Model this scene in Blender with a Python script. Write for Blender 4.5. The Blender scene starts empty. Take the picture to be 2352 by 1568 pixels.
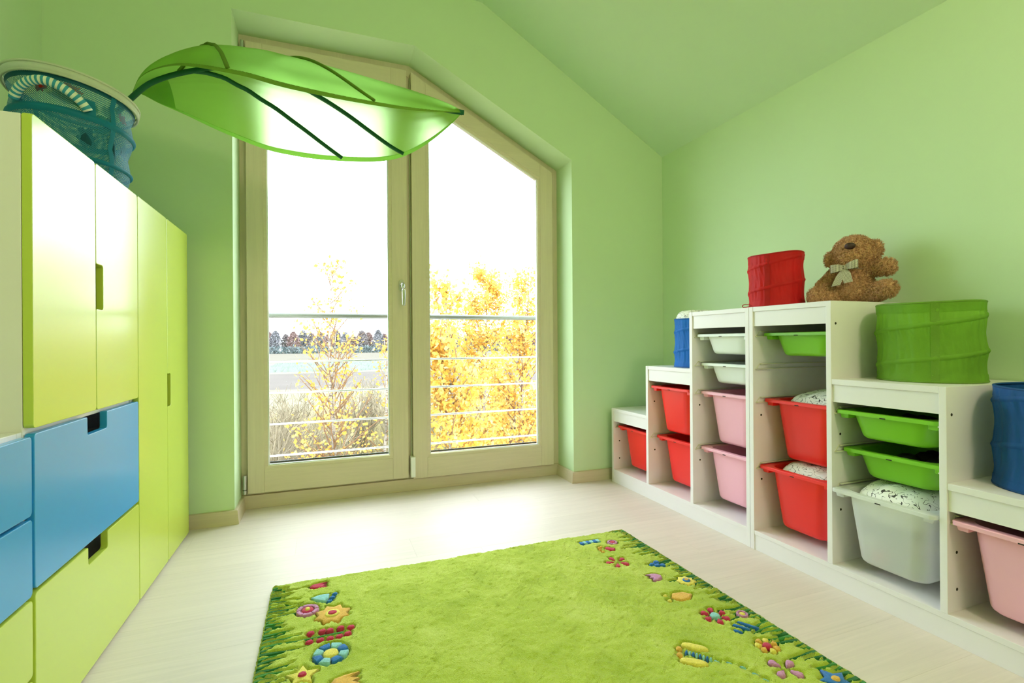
import bpy, bmesh, math, random
import numpy as np
from mathutils import Vector, Matrix, noise as mnoise

random.seed(7)
rng = np.random.default_rng(7)
SC = bpy.context.scene
COL = SC.collection
PI = math.pi

# ------------------------------------------------------------------ camera
def make_camera():
    f, yaw, pitch, roll, h = 1137.45, 0.3621, 0.0006, -0.0071, 0.8127
    fw = Vector((math.sin(yaw) * math.cos(pitch), math.cos(yaw) * math.cos(pitch), math.sin(pitch)))
    r = Vector((math.cos(yaw), -math.sin(yaw), 0))
    u = r.cross(fw)
    c, s = math.cos(roll), math.sin(roll)
    r, u = c * r + s * u, -s * r + c * u
    cam = bpy.data.cameras.new('camera')
    cam.sensor_width = 36.0
    cam.lens = f / 2352 * 36.0
    cam.clip_start = 0.02
    cam.clip_end = 2000
    o = bpy.data.objects.new('camera', cam)
    COL.objects.link(o)
    m = Matrix((( r.x, u.x, -fw.x, 0), (r.y, u.y, -fw.y, 0), (r.z, u.z, -fw.z, h), (0, 0, 0, 1)))
    o.matrix_world = m
    SC.camera = o
make_camera()

# ------------------------------------------------------------------ world (bright overcast sky), lamp, exposure
SKY = 9.0
w = bpy.data.worlds.new('overcast_sky')
SC.world = w
w.use_nodes = True
bg = w.node_tree.nodes['Background']
bg.inputs[0].default_value = (0.86, 0.925, 1.0, 1)
bg.inputs[1].default_value = SKY
SC.view_settings.view_transform = 'Standard'
SC.view_settings.look = 'None'
SC.view_settings.gamma = 1.0
SC.view_settings.use_curve_mapping = False
SC.view_settings.exposure = 0.0
LAMP_WATTS = 46.0
LAMP_POS = (1.05, -0.55, 2.10)
SC.cycles.max_bounces = 8
SC.cycles.diffuse_bounces = 5
SC.cycles.glossy_bounces = 3
SC.cycles.transmission_bounces = 5
SC.cycles.transparent_max_bounces = 10
SC.cycles.sample_clamp_indirect = 8.0
SC.cycles.use_denoising = True
SC.cycles.adaptive_threshold = 0.03

# ------------------------------------------------------------------ materials
def lin(c):
    return tuple(((v / 255) / 12.92 if v / 255 <= 0.04045 else ((v / 255 + 0.055) / 1.055) ** 2.4) for v in c)

MATS = {}
class NT:
    def __init__(s, name):
        s.m = bpy.data.materials.new(name)
        s.m.use_nodes = True
        s.t = s.m.node_tree
        s.b = s.t.nodes['Principled BSDF']
        s.out = s.t.nodes['Material Output']
    def n(s, typ, **kw):
        nd = s.t.nodes.new(typ)
        for k, v in kw.items():
            setattr(nd, k, v)
        return nd
    def l(s, a, b):
        s.t.links.new(a, b)
    def coord(s, scale=(1, 1, 1), kind='Object'):
        tc = s.n('ShaderNodeTexCoord')
        mp = s.n('ShaderNodeMapping')
        mp.inputs['Scale'].default_value = scale
        s.l(tc.outputs[kind], mp.inputs[0])
        return mp.outputs[0]
    def noise(s, vec, scale, detail=4, rough=0.55, dist=0.0):
        nd = s.n('ShaderNodeTexNoise')
        nd.inputs['Scale'].default_value = scale
        nd.inputs['Detail'].default_value = detail
        nd.inputs['Roughness'].default_value = rough
        nd.inputs['Distortion'].default_value = dist
        s.l(vec, nd.inputs['Vector'])
        return nd.outputs[0]
    def ramp(s, fac, stops):
        nd = s.n('ShaderNodeValToRGB')
        el = nd.color_ramp.elements
        while len(el) < len(stops):
            el.new(0.5)
        for e, (p, c) in zip(el, stops):
            e.position = p
            e.color = (c[0], c[1], c[2], 1)
        s.l(fac, nd.inputs[0])
        return nd.outputs[0]
    def bump(s, h, strength=0.2, dist=0.002):
        nd = s.n('ShaderNodeBump')
        nd.inputs['Strength'].default_value = strength
        nd.inputs['Distance'].default_value = dist
        s.l(h, nd.inputs['Height'])
        s.l(nd.outputs[0], s.b.inputs['Normal'])
        return nd.outputs[0]
    def math(s, op, a, b=None, c=None):
        nd = s.n('ShaderNodeMath', operation=op)
        for i, v in enumerate((a, b, c)):
            if v is None:
                continue
            if isinstance(v, (int, float)):
                nd.inputs[i].default_value = v
            else:
                s.l(v, nd.inputs[i])
        return nd.outputs[0]

def mix_stops(rgb, amt):
    c = lin(rgb)
    return [(0.25, tuple(v * (1 - amt) for v in c)), (0.75, tuple(min(1, v * (1 + amt)) for v in c))]

def plain(name, rgb, rough=0.5, var=0.03, scale=8, bump=0.0, bscale=200, spec=0.5, metal=0.0, coat=0.0, sheen=0.0):
    if name in MATS:
        return MATS[name]
    t = NT(name)
    v = t.coord()
    t.l(t.ramp(t.noise(v, scale), mix_stops(rgb, var)), t.b.inputs['Base Color'])
    t.b.inputs['Roughness'].default_value = rough
    t.b.inputs['Metallic'].default_value = metal
    t.b.inputs['Specular IOR Level'].default_value = spec
    if coat:
        t.b.inputs['Coat Weight'].default_value = coat
        t.b.inputs['Coat Roughness'].default_value = 0.12
    if sheen:
        t.b.inputs['Sheen Weight'].default_value = sheen
    if bump:
        t.bump(t.noise(v, bscale, 3), bump)
    MATS[name] = t.m
    return t.m

def wood(name, rgb, amt=0.12, axis='x', rough=0.45, random_tone=0.0, gscale=1.0, bump=0.12):
    if name in MATS:
        return MATS[name]
    t = NT(name)
    sc = {'x': (1.2, 26, 26), 'y': (26, 1.2, 26), 'z': (26, 26, 1.2)}[axis]
    sc = tuple(q * gscale for q in sc)
    oi = t.n('ShaderNodeObjectInfo')
    tc = t.n('ShaderNodeTexCoord')
    add = t.n('ShaderNodeVectorMath', operation='ADD')
    comb = t.n('ShaderNodeCombineXYZ')
    for i in range(3):
        t.l(t.math('MULTIPLY', oi.outputs['Random'], 7.0 + 5 * i), comb.inputs[i])
    t.l(tc.outputs['Object'], add.inputs[0])
    t.l(comb.outputs[0], add.inputs[1])
    mp = t.n('ShaderNodeMapping')
    mp.inputs['Scale'].default_value = sc
    t.l(add.outputs[0], mp.inputs[0])
    n1 = t.noise(mp.outputs[0], 2.2, 6, 0.62, 1.2)
    col = t.ramp(n1, mix_stops(rgb, amt))
    if random_tone:
        hsv = t.n('ShaderNodeHueSaturation')
        t.l(col, hsv.inputs['Color'])
        t.l(t.math('MULTIPLY_ADD', oi.outputs['Random'], random_tone, 1 - random_tone / 2), hsv.inputs['Value'])
        col = hsv.outputs[0]
    t.l(col, t.b.inputs['Base Color'])
    t.b.inputs['Roughness'].default_value = rough
    t.b.inputs['Specular IOR Level'].default_value = 0.4
    t.bump(n1, bump, 0.001)
    MATS[name] = t.m
    return t.m

def fabric(name, rgb, trans=0.25, rough=0.55, var=0.06, refr=0.0, spec=0.3):
    """thin cloth: principled + translucent (light shines through)"""
    if name in MATS:
        return MATS[name]
    t = NT(name)
    v = t.coord()
    col = t.ramp(t.noise(v, 14, 3), mix_stops(rgb, var))
    t.l(col, t.b.inputs['Base Color'])
    t.b.inputs['Roughness'].default_value = rough
    t.b.inputs['Specular IOR Level'].default_value = spec
    nrm = t.bump(t.noise(v, 34, 8, 0.7, 0.9), 0.45, 0.004)
    tr = t.n('ShaderNodeBsdfTranslucent')
    t.l(col, tr.inputs[0])
    mx = t.n('ShaderNodeMixShader')
    mx.inputs[0].default_value = trans
    t.l(t.b.outputs[0], mx.inputs[1])
    t.l(tr.outputs[0], mx.inputs[2])
    last = mx.outputs[0]
    if refr:
        rf = t.n('ShaderNodeBsdfRefraction')
        rf.inputs['IOR'].default_value = 1.12
        rf.inputs['Roughness'].default_value = 0.8
        c = lin(rgb)
        rf.inputs['Color'].default_value = (min(1, c[0] * 1.2 + 0.36), min(1, c[1] * 1.1 + 0.36), min(1, c[2] * 1.5 + 0.36), 1)
        m2 = t.n('ShaderNodeMixShader')
        m2.inputs[0].default_value = refr
        t.l(last, m2.inputs[1])
        t.l(rf.outputs[0], m2.inputs[2])
        last = m2.outputs[0]
    t.l(last, t.out.inputs[0])
    MATS[name] = t.m
    return t.m

def glass_mat():
    t = NT('window_glass')
    tp = t.n('ShaderNodeBsdfTransparent')
    tp.inputs[0].default_value = (0.96, 0.985, 0.975, 1)
    gl = t.n('ShaderNodeBsdfGlossy')
    gl.inputs['Roughness'].default_value = 0.01
    lw = t.n('ShaderNodeLayerWeight')      # Schlick reflectance, the same from both sides of the thin pane
    lw.inputs[0].default_value = 0.5
    fr = t.math('MULTIPLY_ADD', t.math('POWER', lw.outputs['Facing'], 5.0), 0.90, 0.04)
    mx = t.n('ShaderNodeMixShader')
    t.l(fr, mx.inputs[0])
    t.l(tp.outputs[0], mx.inputs[1])
    t.l(gl.outputs[0], mx.inputs[2])
    t.l(mx.outputs[0], t.out.inputs[0])
    return t.m

def squiggle_mat(name='squiggle_cotton', base=(244, 243, 238), ink=(70, 68, 66), trans=0.2):
    if name in MATS:
        return MATS[name]
    t = NT(name)
    v = t.coord()
    n1 = t.noise(v, 58, 0.0, 0.5, 0.7)
    d = t.math('ABSOLUTE', t.math('SUBTRACT', n1, 0.5))
    gate = t.math('GREATER_THAN', t.noise(v, 36, 0, 0.5), 0.36)
    line = t.math('MULTIPLY', t.math('LESS_THAN', d, 0.021), gate)
    mx = t.n('ShaderNodeMix', data_type='RGBA')
    t.l(line, mx.inputs[0])
    mx.inputs[6].default_value = (*lin(base), 1)
    mx.inputs[7].default_value = (*lin(ink), 1)
    t.l(mx.outputs[2], t.b.inputs['Base Color'])
    t.b.inputs['Roughness'].default_value = 0.8
    t.bump(t.noise(v, 22, 3, 0.5), 0.3, 0.005)
    MATS[name] = t.m
    return t.m

def stripes_mat(name, a, b, axis, freq, duty=0.5, b2=None, freq2=0, trans=0.0):
    """two-colour stripes (or gingham if b2) along an object axis"""
    t = NT(name)
    tc = t.n('ShaderNodeTexCoord')
    sp = t.n('ShaderNodeSeparateXYZ')
    t.l(tc.outputs['UV'] if axis in ('u', 'v') else tc.outputs['Object'], sp.inputs[0])
    ax = {'x': 0, 'y': 1, 'z': 2, 'u': 0, 'v': 1}[axis]
    f1 = t.math('LESS_THAN', t.math('FRACT', t.math('MULTIPLY', sp.outputs[ax], freq)), duty)
    mx = t.n('ShaderNodeMix', data_type='RGBA')
    mx.inputs[6].default_value = (*lin(a), 1)
    mx.inputs[7].default_value = (*lin(b), 1)
    fac = f1
    if freq2:
        f2 = t.math('LESS_THAN', t.math('FRACT', t.math('MULTIPLY', sp.outputs[1 - ax], freq2)), 0.5)
        fac = t.math('MULTIPLY', t.math('ADD', f1, f2), 0.5)
    t.l(fac, mx.inputs[0])
    t.l(mx.outputs[2], t.b.inputs['Base Color'])
    t.b.inputs['Roughness'].default_value = 0.7
    return t.m

# ------------------------------------------------------------------ mesh helpers
class MB:
    def __init__(s):
        s.v, s.f, s.uv = [], [], None
    def add(s, verts, faces):
        o = len(s.v)
        s.v += [tuple(p) for p in verts]
        s.f += [tuple(i + o for i in f) for f in faces]
        return s
    def box(s, x0, x1, y0, y1, z0, z1):
        return s.add([(x0, y0, z0), (x1, y0, z0), (x1, y1, z0), (x0, y1, z0), (x0, y0, z1), (x1, y0, z1), (x1, y1, z1), (x0, y1, z1)],
                     [(3, 2, 1, 0), (4, 5, 6, 7), (0, 1, 5, 4), (1, 2, 6, 5), (2, 3, 7, 6), (3, 0, 4, 7)])
    def prism(s, poly, a0, a1, plane='xz'):
        """extrude a polygon: plane xz -> along y, yz -> along x, xy -> along z"""
        def P(p, a):
            return {'xz': (p[0], a, p[1]), 'yz': (a, p[0], p[1]), 'xy': (p[0], p[1], a)}[plane]
        n = len(poly)
        s.add([P(p, a0) for p in poly] + [P(p, a1) for p in poly],
              [tuple(range(n)), tuple(range(2 * n - 1, n - 1, -1))] + [(i, i + n, (i + 1) % n + n, (i + 1) % n) for i in range(n)])
        return s
    def loft(s, rings, close=True, cap0=False, cap1=False):
        n = len(rings[0])
        fs = []
        for k in range(len(rings) - 1):
            for i in range(n if close else n - 1):
                j = (i + 1) % n
                fs.append((k * n + i, k * n + j, (k + 1) * n + j, (k + 1) * n + i))
        if cap0:
            fs.append(tuple(range(n - 1, -1, -1)))
        if cap1:
            b = (len(rings) - 1) * n
            fs.append(tuple(range(b, b + n)))
        return s.add([p for r in rings for p in r], fs)
    def tube(s, pts, r, n=8, cap=True, flat=1.0):
        pts = [Vector(p) for p in pts]
        rings = []
        up = Vector((0, 0, 1))
        for i, p in enumerate(pts):
            d = (pts[min(i + 1, len(pts) - 1)] - pts[max(i - 1, 0)])
            if d.length < 1e-9:
                d = Vector((0, 0, 1))
            d.normalize()
            a = d.cross(up)
            if a.length < 0.08:
                a = d.cross(Vector((0, 1, 0)))
            a.normalize()
            b = d.cross(a)
            rr = r[i] if hasattr(r, '__len__') else r
            rings.append([p + a * rr * math.cos(2 * PI * k / n) * flat + b * rr * math.sin(2 * PI * k / n) for k in range(n)])
        return s.loft(rings, True, cap, cap)
    def ell(s, c, r, seg=16, ring=10, M=None):
        c = Vector(c)
        rings = []
        for i in range(1, ring):
            a = PI * i / ring
            rings.append([Vector((r[0] * math.sin(a) * math.cos(2 * PI * k / seg), r[1] * math.sin(a) * math.sin(2 * PI * k / seg), -r[2] * math.cos(a))) for k in range(seg)])
        vs = [Vector((0, 0, -r[2]))] + [p for q in rings for p in q] + [Vector((0, 0, r[2]))]
        if M is not None:
            vs = [M @ p for p in vs]
        vs = [p + c for p in vs]
        fs = [(0, 1 + (k + 1) % seg, 1 + k) for k in range(seg)]
        for i in range(ring - 2):
            for k in range(seg):
                a = 1 + i * seg
                fs.append((a + k, a + (k + 1) % seg, a + seg + (k + 1) % seg, a + seg + k))
        e = len(vs) - 1
        b = 1 + (ring - 2) * seg
        fs += [(b + k, b + (k + 1) % seg, e) for k in range(seg)]
        return s.add(vs, fs)
    def build(s, name, mat, parent=None, smooth=False, bevel=0.0, segs=2, origin=None, fix=False):
        me = bpy.data.meshes.new(name)
        o0 = origin
        if o0 is None and parent is not None:
            p = parent
            while p.parent is not None:
                p = p.parent
            o0 = p.location
        o0 = Vector(o0) if o0 is not None else Vector((0, 0, 0))
        me.from_pydata([tuple(Vector(p) - o0) for p in s.v], [], s.f)
        if bevel or fix:
            bm = bmesh.new()
            bm.from_mesh(me)
            bmesh.ops.recalc_face_normals(bm, faces=bm.faces)
            if bevel:
                es = [e for e in bm.edges if len(e.link_faces) == 2 and e.calc_face_angle(0) > 0.5]
                bmesh.ops.bevel(bm, geom=es, offset=bevel, segments=segs, profile=0.6, affect='EDGES', clamp_overlap=True)
            bm.to_mesh(me)
            bm.free()
        if s.uv is not None:
            ul = me.uv_layers.new(name='UVMap')
            for lp in me.loops:
                ul.data[lp.index].uv = s.uv[lp.vertex_index]
        if smooth:
            me.polygons.foreach_set('use_smooth', [True] * len(me.polygons))
        if mat is not None:
            me.materials.append(mat)
        me.update()
        o = bpy.data.objects.new(name, me)
        COL.objects.link(o)
        if parent is not None:
            o.parent = parent
        elif origin is not None:
            o.location = o0
        return o

def tag(o, label=None, cat=None, group=None, kind=None):
    if label: o['label'] = label
    if cat: o['category'] = cat
    if group: o['group'] = group
    if kind: o['kind'] = kind
    return o

def empty(name, loc, label=None, cat=None, group=None, kind=None):
    o = bpy.data.objects.new(name, None)
    o.location = loc
    o.empty_display_size = 0.1
    COL.objects.link(o)
    return tag(o, label, cat, group, kind)

def copy_tree(o, parent=None):
    c = o.copy()
    COL.objects.link(c)
    c.parent = parent
    for ch in list(o.children):
        copy_tree(ch, c)
    return c

def box_part(name, b, mat, parent=None, bevel=0.0012, origin=None):
    return MB().box(*b).build(name, mat, parent, bevel=bevel, origin=origin)

def rr(cx, cy, hx, hy, r, n=6):
    """rounded rectangle outline"""
    pts = []
    for q, (sx, sy) in enumerate(((1, 1), (-1, 1), (-1, -1), (1, -1))):
        for k in range(n + 1):
            a = PI / 2 * q + PI / 2 * k / n
            pts.append((cx + sx * (hx - r) + r * math.cos(a), cy + sy * (hy - r) + r * math.sin(a)))
    return pts

def resample(P, n):
    P = np.array(P, float)
    # catmull-rom smoothing then arc-length
    Q = []
    for i in range(len(P) - 1):
        p0, p1, p2, p3 = P[max(i - 1, 0)], P[i], P[i + 1], P[min(i + 2, len(P) - 1)]
        for t in np.linspace(0, 1, 12, endpoint=False):
            Q.append(0.5 * ((2 * p1) + (-p0 + p2) * t + (2 * p0 - 5 * p1 + 4 * p2 - p3) * t * t + (-p0 + 3 * p1 - 3 * p2 + p3) * t ** 3))
    Q.append(P[-1])
    Q = np.array(Q)
    d = np.r_[0, np.cumsum(np.linalg.norm(np.diff(Q, axis=0), axis=1))]
    t = np.linspace(0, d[-1], n)
    return np.stack([np.interp(t, d, Q[:, k]) for k in range(Q.shape[1])], 1)

# ------------------------------------------------------------------ palette
WALL = plain('wall_paint_green', (204, 228, 186), 0.75, 0.012, 3, 0.05, 260, 0.3)
CEIL = plain('ceiling_paint_green', (206, 230, 196), 0.75, 0.012, 3, 0.05, 260, 0.3)
FLOORM = wood('whitewashed_oak', (220, 207, 200), 0.07, 'x', 0.48, 0.05)
TRIMW = wood('washed_trim_wood', (206, 192, 166), 0.06, 'x', 0.5)
FRAMEX = wood('frame_wood_horizontal', (214, 202, 176), 0.06, 'x', 0.45)
FRAMEZ = wood('frame_wood_vertical', (214, 202, 176), 0.06, 'z', 0.45)
WHITE = plain('white_laminate', (238, 232, 237), 0.35, 0.008, 3, 0.0)
CREAM = plain('cream_carcass', (232, 228, 218), 0.4, 0.008, 3, 0.0)
LIME = plain('lime_lacquer', (194, 211, 84), 0.27, 0.008, 3, 0.0, spec=0.5, coat=0.2)
BLUE = plain('blue_lacquer', (50, 154, 220), 0.28, 0.008, 3, 0.0, spec=0.45, coat=0.15)
METAL = plain('brushed_metal', (200, 202, 200), 0.28, 0.02, 40, 0.0, metal=1.0)
ALU = plain('aluminium_seal', (212, 216, 216), 0.35, 0.02, 30, 0.0, metal=0.7)
BLACKR = plain('black_rubber', (30, 32, 32), 0.6)
PLW = plain('white_plastic', (240, 242, 238), 0.35, 0.01)
HOLE = plain('dark_hole', (40, 34, 26), 0.9)
RAILM = plain('clear_runner_plastic', (224, 220, 200), 0.3, 0.02)
RED = plain('red_plastic', (240, 40, 36), 0.32, 0.02, 5)
PINK = plain('pink_plastic', (247, 182, 204), 0.34, 0.02, 5)
GREEN = plain('green_plastic', (126, 196, 44), 0.32, 0.02, 5)
BOXW = plain('milky_white_plastic', (232, 238, 234), 0.36, 0.02, 5)
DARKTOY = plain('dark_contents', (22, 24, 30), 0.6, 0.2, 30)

# ------------------------------------------------------------------ room shell
XL, XR_, YB, YF = -1.063, 1.969, 2.545, -2.2
ZC, XKNEE, ZKNEE = 2.64, 0.805, 1.952
OX0, OX1, OXK, OZT, OZR = -0.385, 1.339, 0.443, 2.333, 1.858

def ceil_z(x):
    return ZC if x <= XKNEE else ZC + (x - XKNEE) * (ZKNEE - ZC) / (XR_ - XKNEE)

def build_shell():
    T = 0.12
    poly = [(XL, -0.03), (XL, ZC), (XKNEE, ZC), (XR_, ZKNEE), (XR_, -0.03), (OX1, -0.03), (OX1, OZR), (OXK, OZT), (OX0, OZT), (OX0, -0.03)]
    tag(MB().prism(poly, YB, YB + 0.30).build('wall_back', WALL, fix=True), 'green gable wall holding the tall window', 'wall', kind='structure')
    tag(MB().box(XL - T, XL, YF, YB + 0.3, -0.03, ZC + T).build('wall_left', WALL), 'green side wall behind the lime cabinets', 'wall', kind='structure')
    tag(MB().box(XR_, XR_ + T, YF, YB + 0.3, -0.03, ZKNEE + T).build('wall_right', WALL), 'green knee wall behind the white toy storage', 'wall', kind='structure')
    pr = [(XL, -0.03), (XR_, -0.03), (XR_, ZKNEE), (XKNEE, ZC), (XL, ZC)]
    tag(MB().prism(pr, YF - T, YF).build('wall_front', WALL, fix=True), 'green wall facing the window', 'wall', kind='structure')
    k = T * 0.86
    pc = [(XL - T, ZC), (XKNEE, ZC), (XR_, ZKNEE), (XR_ + T, ZKNEE + 0.05), (XR_ + T, ZKNEE + T + 0.02), (XKNEE + 0.03, ZC + T), (XL - T, ZC + T)]
    tag(MB().prism(pc, YF - T, YB + 0.3).build('ceiling', CEIL, fix=True), 'green ceiling sloping down to the knee wall', 'ceiling', kind='structure')
    fl = MB().box(XL, XR_, YF, YB, -0.03, -0.012).box(OX0, OX1, YB, 2.80, -0.03, -0.012).build('floor', FLOORM)
    tag(fl, 'pale whitewashed oak plank floor', 'floor', kind='structure')
    # planks run across the room, parallel to the window wall
    pw = 0.185
    rows = []
    y = 1.515
    while y - pw > YF: y -= pw
    rows.append((YF, y))
    while y < YB - 0.02:
        rows.append((y, min(y + pw, YB)))
        y += pw
    joints = random.Random(3)
    for i, (a, b) in enumerate(rows):
        xs = [XL]
        first = XL + joints.uniform(0.5, 2.0)
        if abs(a - 1.515) < 0.01: first = 1.354
        x = first
        while x < XR_ - 0.15:
            xs.append(x); x += 2.05
        xs.append(XR_)
        for j in range(len(xs) - 1):
            g = 0.00012
            MB().box(xs[j] + g, xs[j + 1] - g, a + g, b - g, -0.0125, 0).build('plank', FLOORM, fl, bevel=0.0002, segs=1)
    for a, b in ((YB, 2.625), (2.625, 2.80)):
        MB().box(OX0, OX1, a, b - 0.0003, -0.0125, 0).build('plank', FLOORM, fl, bevel=0.0002, segs=1)
    # baseboards: wedge profile, thin at the top
    hb, tb, tt = 0.062, 0.020, 0.013
    def board(name, kind, p0, p1, nrm, c0=0, c1=0, lab='beige wooden skirting board'):
        p0, p1, nrm = Vector(p0), Vector(p1), Vector(nrm)
        d = (p1 - p0).normalized()
        def ring(p, ext):
            return [p, p + nrm * tb + d * ext * tb, p + nrm * tt + d * ext * tt + Vector((0, 0, hb - 0.002)), p + nrm * tt * 0.7 + d * ext * tt * .7 + Vector((0, 0, hb)), p + Vector((0, 0, hb))]
        m = MB().loft([ring(p0, c0), ring(p1, c1)], True, True, True)
        return tag(m.build(name, TRIMW, fix=True), lab, 'skirting board', kind='structure')
    board('baseboard_back_left', 0, (XL, YB, 0), (OX0, YB, 0), (0, -1, 0), 0, 1, 'beige wooden skirting board beside the lime wardrobe')
    board('baseboard_back_right', 0, (OX1, YB, 0), (XR_, YB, 0), (0, -1, 0), -1, 0, 'beige wooden skirting board beside the lowest storage step')
    board('baseboard_reveal_left', 0, (OX0, YB, 0), (OX0, 2.74, 0), (1, 0, 0), -1, 0, 'short skirting board in the window niche near the wardrobe')
    board('baseboard_reveal_right', 0, (OX1, YB, 0), (OX1, 2.74, 0), (-1, 0, 0), -1, 0, 'short skirting board in the window niche near the storage steps')
    board('baseboard_right', 0, (XR_, YF, 0), (XR_, 0.4, 0), (-1, 0, 0), 0, 0, 'beige wooden skirting board along the knee wall')
    tag(MB().box(OX0, OX1, 2.733, 2.80, 0, 0.066).build('trim_1', TRIMW, bevel=0.002), 'beige wooden threshold board under the window frame', 'threshold', kind='structure')
build_shell()

# ------------------------------------------------------------------ window
GLASS = glass_mat()
def build_window():
    W = empty('window_1', (0.477, 2.745, 0.066), 'tall two-part beige wooden window with a slanted corner', 'window', kind='structure')
    yf, yb = 2.745, 2.82
    fo = [(OX0, 0.066), (OX1, 0.066), (OX1, OZR), (OXK, OZT), (OX0, OZT)]
    fi = [(-0.335, 0.10), (1.275, 0.10), (1.275, 1.82), (0.43, 2.275), (-0.335, 2.275)]
    m = MB()
    rings = [[(p[0], yf, p[1]) for p in fo], [(p[0], yf, p[1]) for p in fi], [(p[0], yb, p[1]) for p in fi], [(p[0], yb, p[1]) for p in fo]]
    n = 5
    fs = []
    for k in range(4):
        for i in range(n):
            j = (i + 1) % n
            a, b = k * n, ((k + 1) % 4) * n
            fs.append((a + i, a + j, b + j, b + i))
    m.add([p for r in rings for p in r], fs)
    m.build('outer_frame', FRAMEZ, W, fix=True)
    MB().box(0.405, 0.470, yf + 0.002, yb, 0.09, 2.29).build('mullion', FRAMEZ, W)
    ys, ye = 2.712, 2.775
    yg = 2.742
    def pc(par, name, poly, mat, y0=ys, y1=ye, bev=0.0018):
        return MB().prism(poly, y0, y1).build(name, mat, par, bevel=bev, segs=2)
    def bead(par, outer, inner, y0, mat, name='glazing_bead', y1=2.738):
        n = len(outer)
        rings = [[(p[0], y0, p[1]) for p in outer], [(p[0], y0 + 0.002, p[1]) for p in inner], [(p[0], y1, p[1]) for p in inner]]
        b = MB().loft(rings, True)
        return b.build(name, mat, par, fix=False)
    def inset(poly, d):
        c = []
        n = len(poly)
        for i in range(n):
            p0, p1, p2 = Vector(poly[i - 1]), Vector(poly[i]), Vector(poly[(i + 1) % n])
            e1, e2 = (p1 - p0).normalized(), (p2 - p1).normalized()
            n1, n2 = Vector((-e1.y, e1.x)), Vector((-e2.y, e2.x))
            k = (n1 + n2)
            k = k / max(0.2, k.dot(n1)) if k.length > 1e-6 else n1
            c.append(tuple(p1 + k * d))
        return c
    def sash(lab, xo0, xi0, xi1, xo1, zb0, zb1, ztop_o, ztop_i):
        S = MB().prism([(xo0, zb0), (xi0, zb0), (xi0, ztop_o(xi0)), (xo0, ztop_o(xo0))], ys, ye).prism(
            [(xi1, zb0), (xo1, zb0), (xo1, ztop_o(xo1)), (xi1, ztop_o(xi1))], ys, ye).build('sash', FRAMEZ, W, bevel=0.002)
        S['label'] = lab
        pc(S, 'bottom_rail', [(xi0, zb0), (xi1, zb0), (xi1, zb1), (xi0, zb1)], FRAMEX, ys + 0.0006)
        pc(S, 'top_rail', [(xi0, ztop_i(xi0)), (xi1, ztop_i(xi1)), (xi1, ztop_o(xi1)), (xi0, ztop_o(xi0))], FRAMEX, ys + 0.0006)
        hole = [(xi0, zb1), (xi1, zb1), (xi1, ztop_i(xi1)), (xi0, ztop_i(xi0))]
        in1 = inset(hole, 0.0155)
        bead(S, hole, in1, ys + 0.003, FRAMEX, 'glazing_bead', ys + 0.012)
        in2 = inset(in1, 0.0055)
        bead(S, in1, in2, ys + 0.011, ALU, 'metal_spacer', yg)
        in3 = inset(in1, 0.004)
        MB().prism([in2[0], in2[1], (in2[1][0], in2[1][1] + 0.008), (in2[0][0], in2[0][1] + 0.008)], yg + 0.004, yg + 0.012).build('rubber_seal', BLACKR, S)
        MB().prism(in1, yg, yg + 0.003).build('pane', GLASS, S, fix=True)
        return S
    s1 = sash('window casement with the handle', -0.353, -0.279, 0.341, 0.423, 0.080, 0.193, lambda x: 2.290, lambda x: 2.203)
    slope = -(2.282 - 1.835) / (1.291 - 0.455)
    s2 = sash('window casement with the slanted top', 0.449, 0.527, 1.213, 1.294, 0.071, 0.180,
              lambda x: 2.282 + slope * (x - 0.455), lambda x: 1.912 + slope * (x - 0.992))
    # handle
    H = MB().prism(rr(0.391, 1.120, 0.0135, 0.032, 0.0134, 8), ys - 0.009, ys + 0.001).build('handle', plain('handle_plate', (196, 194, 176), 0.4), W, bevel=0.002)
    H['label'] = 'satin metal window handle'
    MB().tube([(0.391, ys - 0.006, 1.122), (0.391, ys - 0.040, 1.122)], 0.0085, 12).build('spindle', METAL, H, smooth=True)
    lv = resample([(0.391, ys - 0.036, 1.127), (0.393, ys - 0.050, 1.118), (0.395, ys - 0.053, 1.08), (0.396, ys - 0.050, 1.04), (0.396, ys - 0.046, 1.010)], 20)
    MB().tube(lv, [0.0085 + 0.0015 * math.sin(PI * k / 19) for k in range(20)], 12, True).build('lever', METAL, H, smooth=True)
    for z0, z1 in ((2.205, 2.285), (0.082, 0.172)):
        hg = MB().tube([(-0.366, ys - 0.002, z0), (-0.366, ys - 0.002, z1)], 0.0085, 12).build('hinge', METAL, W, smooth=False)
        MB().tube([(-0.366, ys - 0.002, z0 + 0.018), (-0.366, ys - 0.002, z0 + 0.021)], 0.0092, 12).build('hinge_ring', BLACKR, hg)
    MB().box(0.434, 0.458, ys - 0.016, ys + 0.03, 0.083, 0.192).build('stop_block', PLW, W, bevel=0.002)
    MB().tube([(0.4445, 2.738, 0.1), (0.4445, 2.738, 2.26)], 0.0035, 8).build('rubber_lip', plain('pale_seal', (186, 196, 160), 0.5), W)
    # outside railing
    R = empty('balcony_railing', (0.5, 3.0, 0.15), 'steel railing of thin bars in front of the window outside', 'railing')
    MB().tube([(-0.62, 3.0, 0.968), (1.75, 3.0, 0.968)], 0.0145, 16).build('handrail', plain('weathered_steel', (134, 136, 136), 0.5, 0.05, 20, metal=0.6), R, smooth=True)
    for z in (0.711, 0.540, 0.370, 0.197):
        MB().tube([(-0.62, 3.0, z), (1.75, 3.0, z)], 0.0055, 10).build('bar', METAL, R, smooth=True)
    for x in (-0.60, 1.73):
        MB().box(x - 0.02, x + 0.02, 2.98, 3.02, 0.12, 0.97).build('post', METAL, R, bevel=0.002)
        for z in (0.25, 0.85):
            MB().box(x - 0.012, x + 0.012, 2.845, 2.985, z - 0.012, z + 0.012).build('wall_bracket', METAL, R)
build_window()

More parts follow.
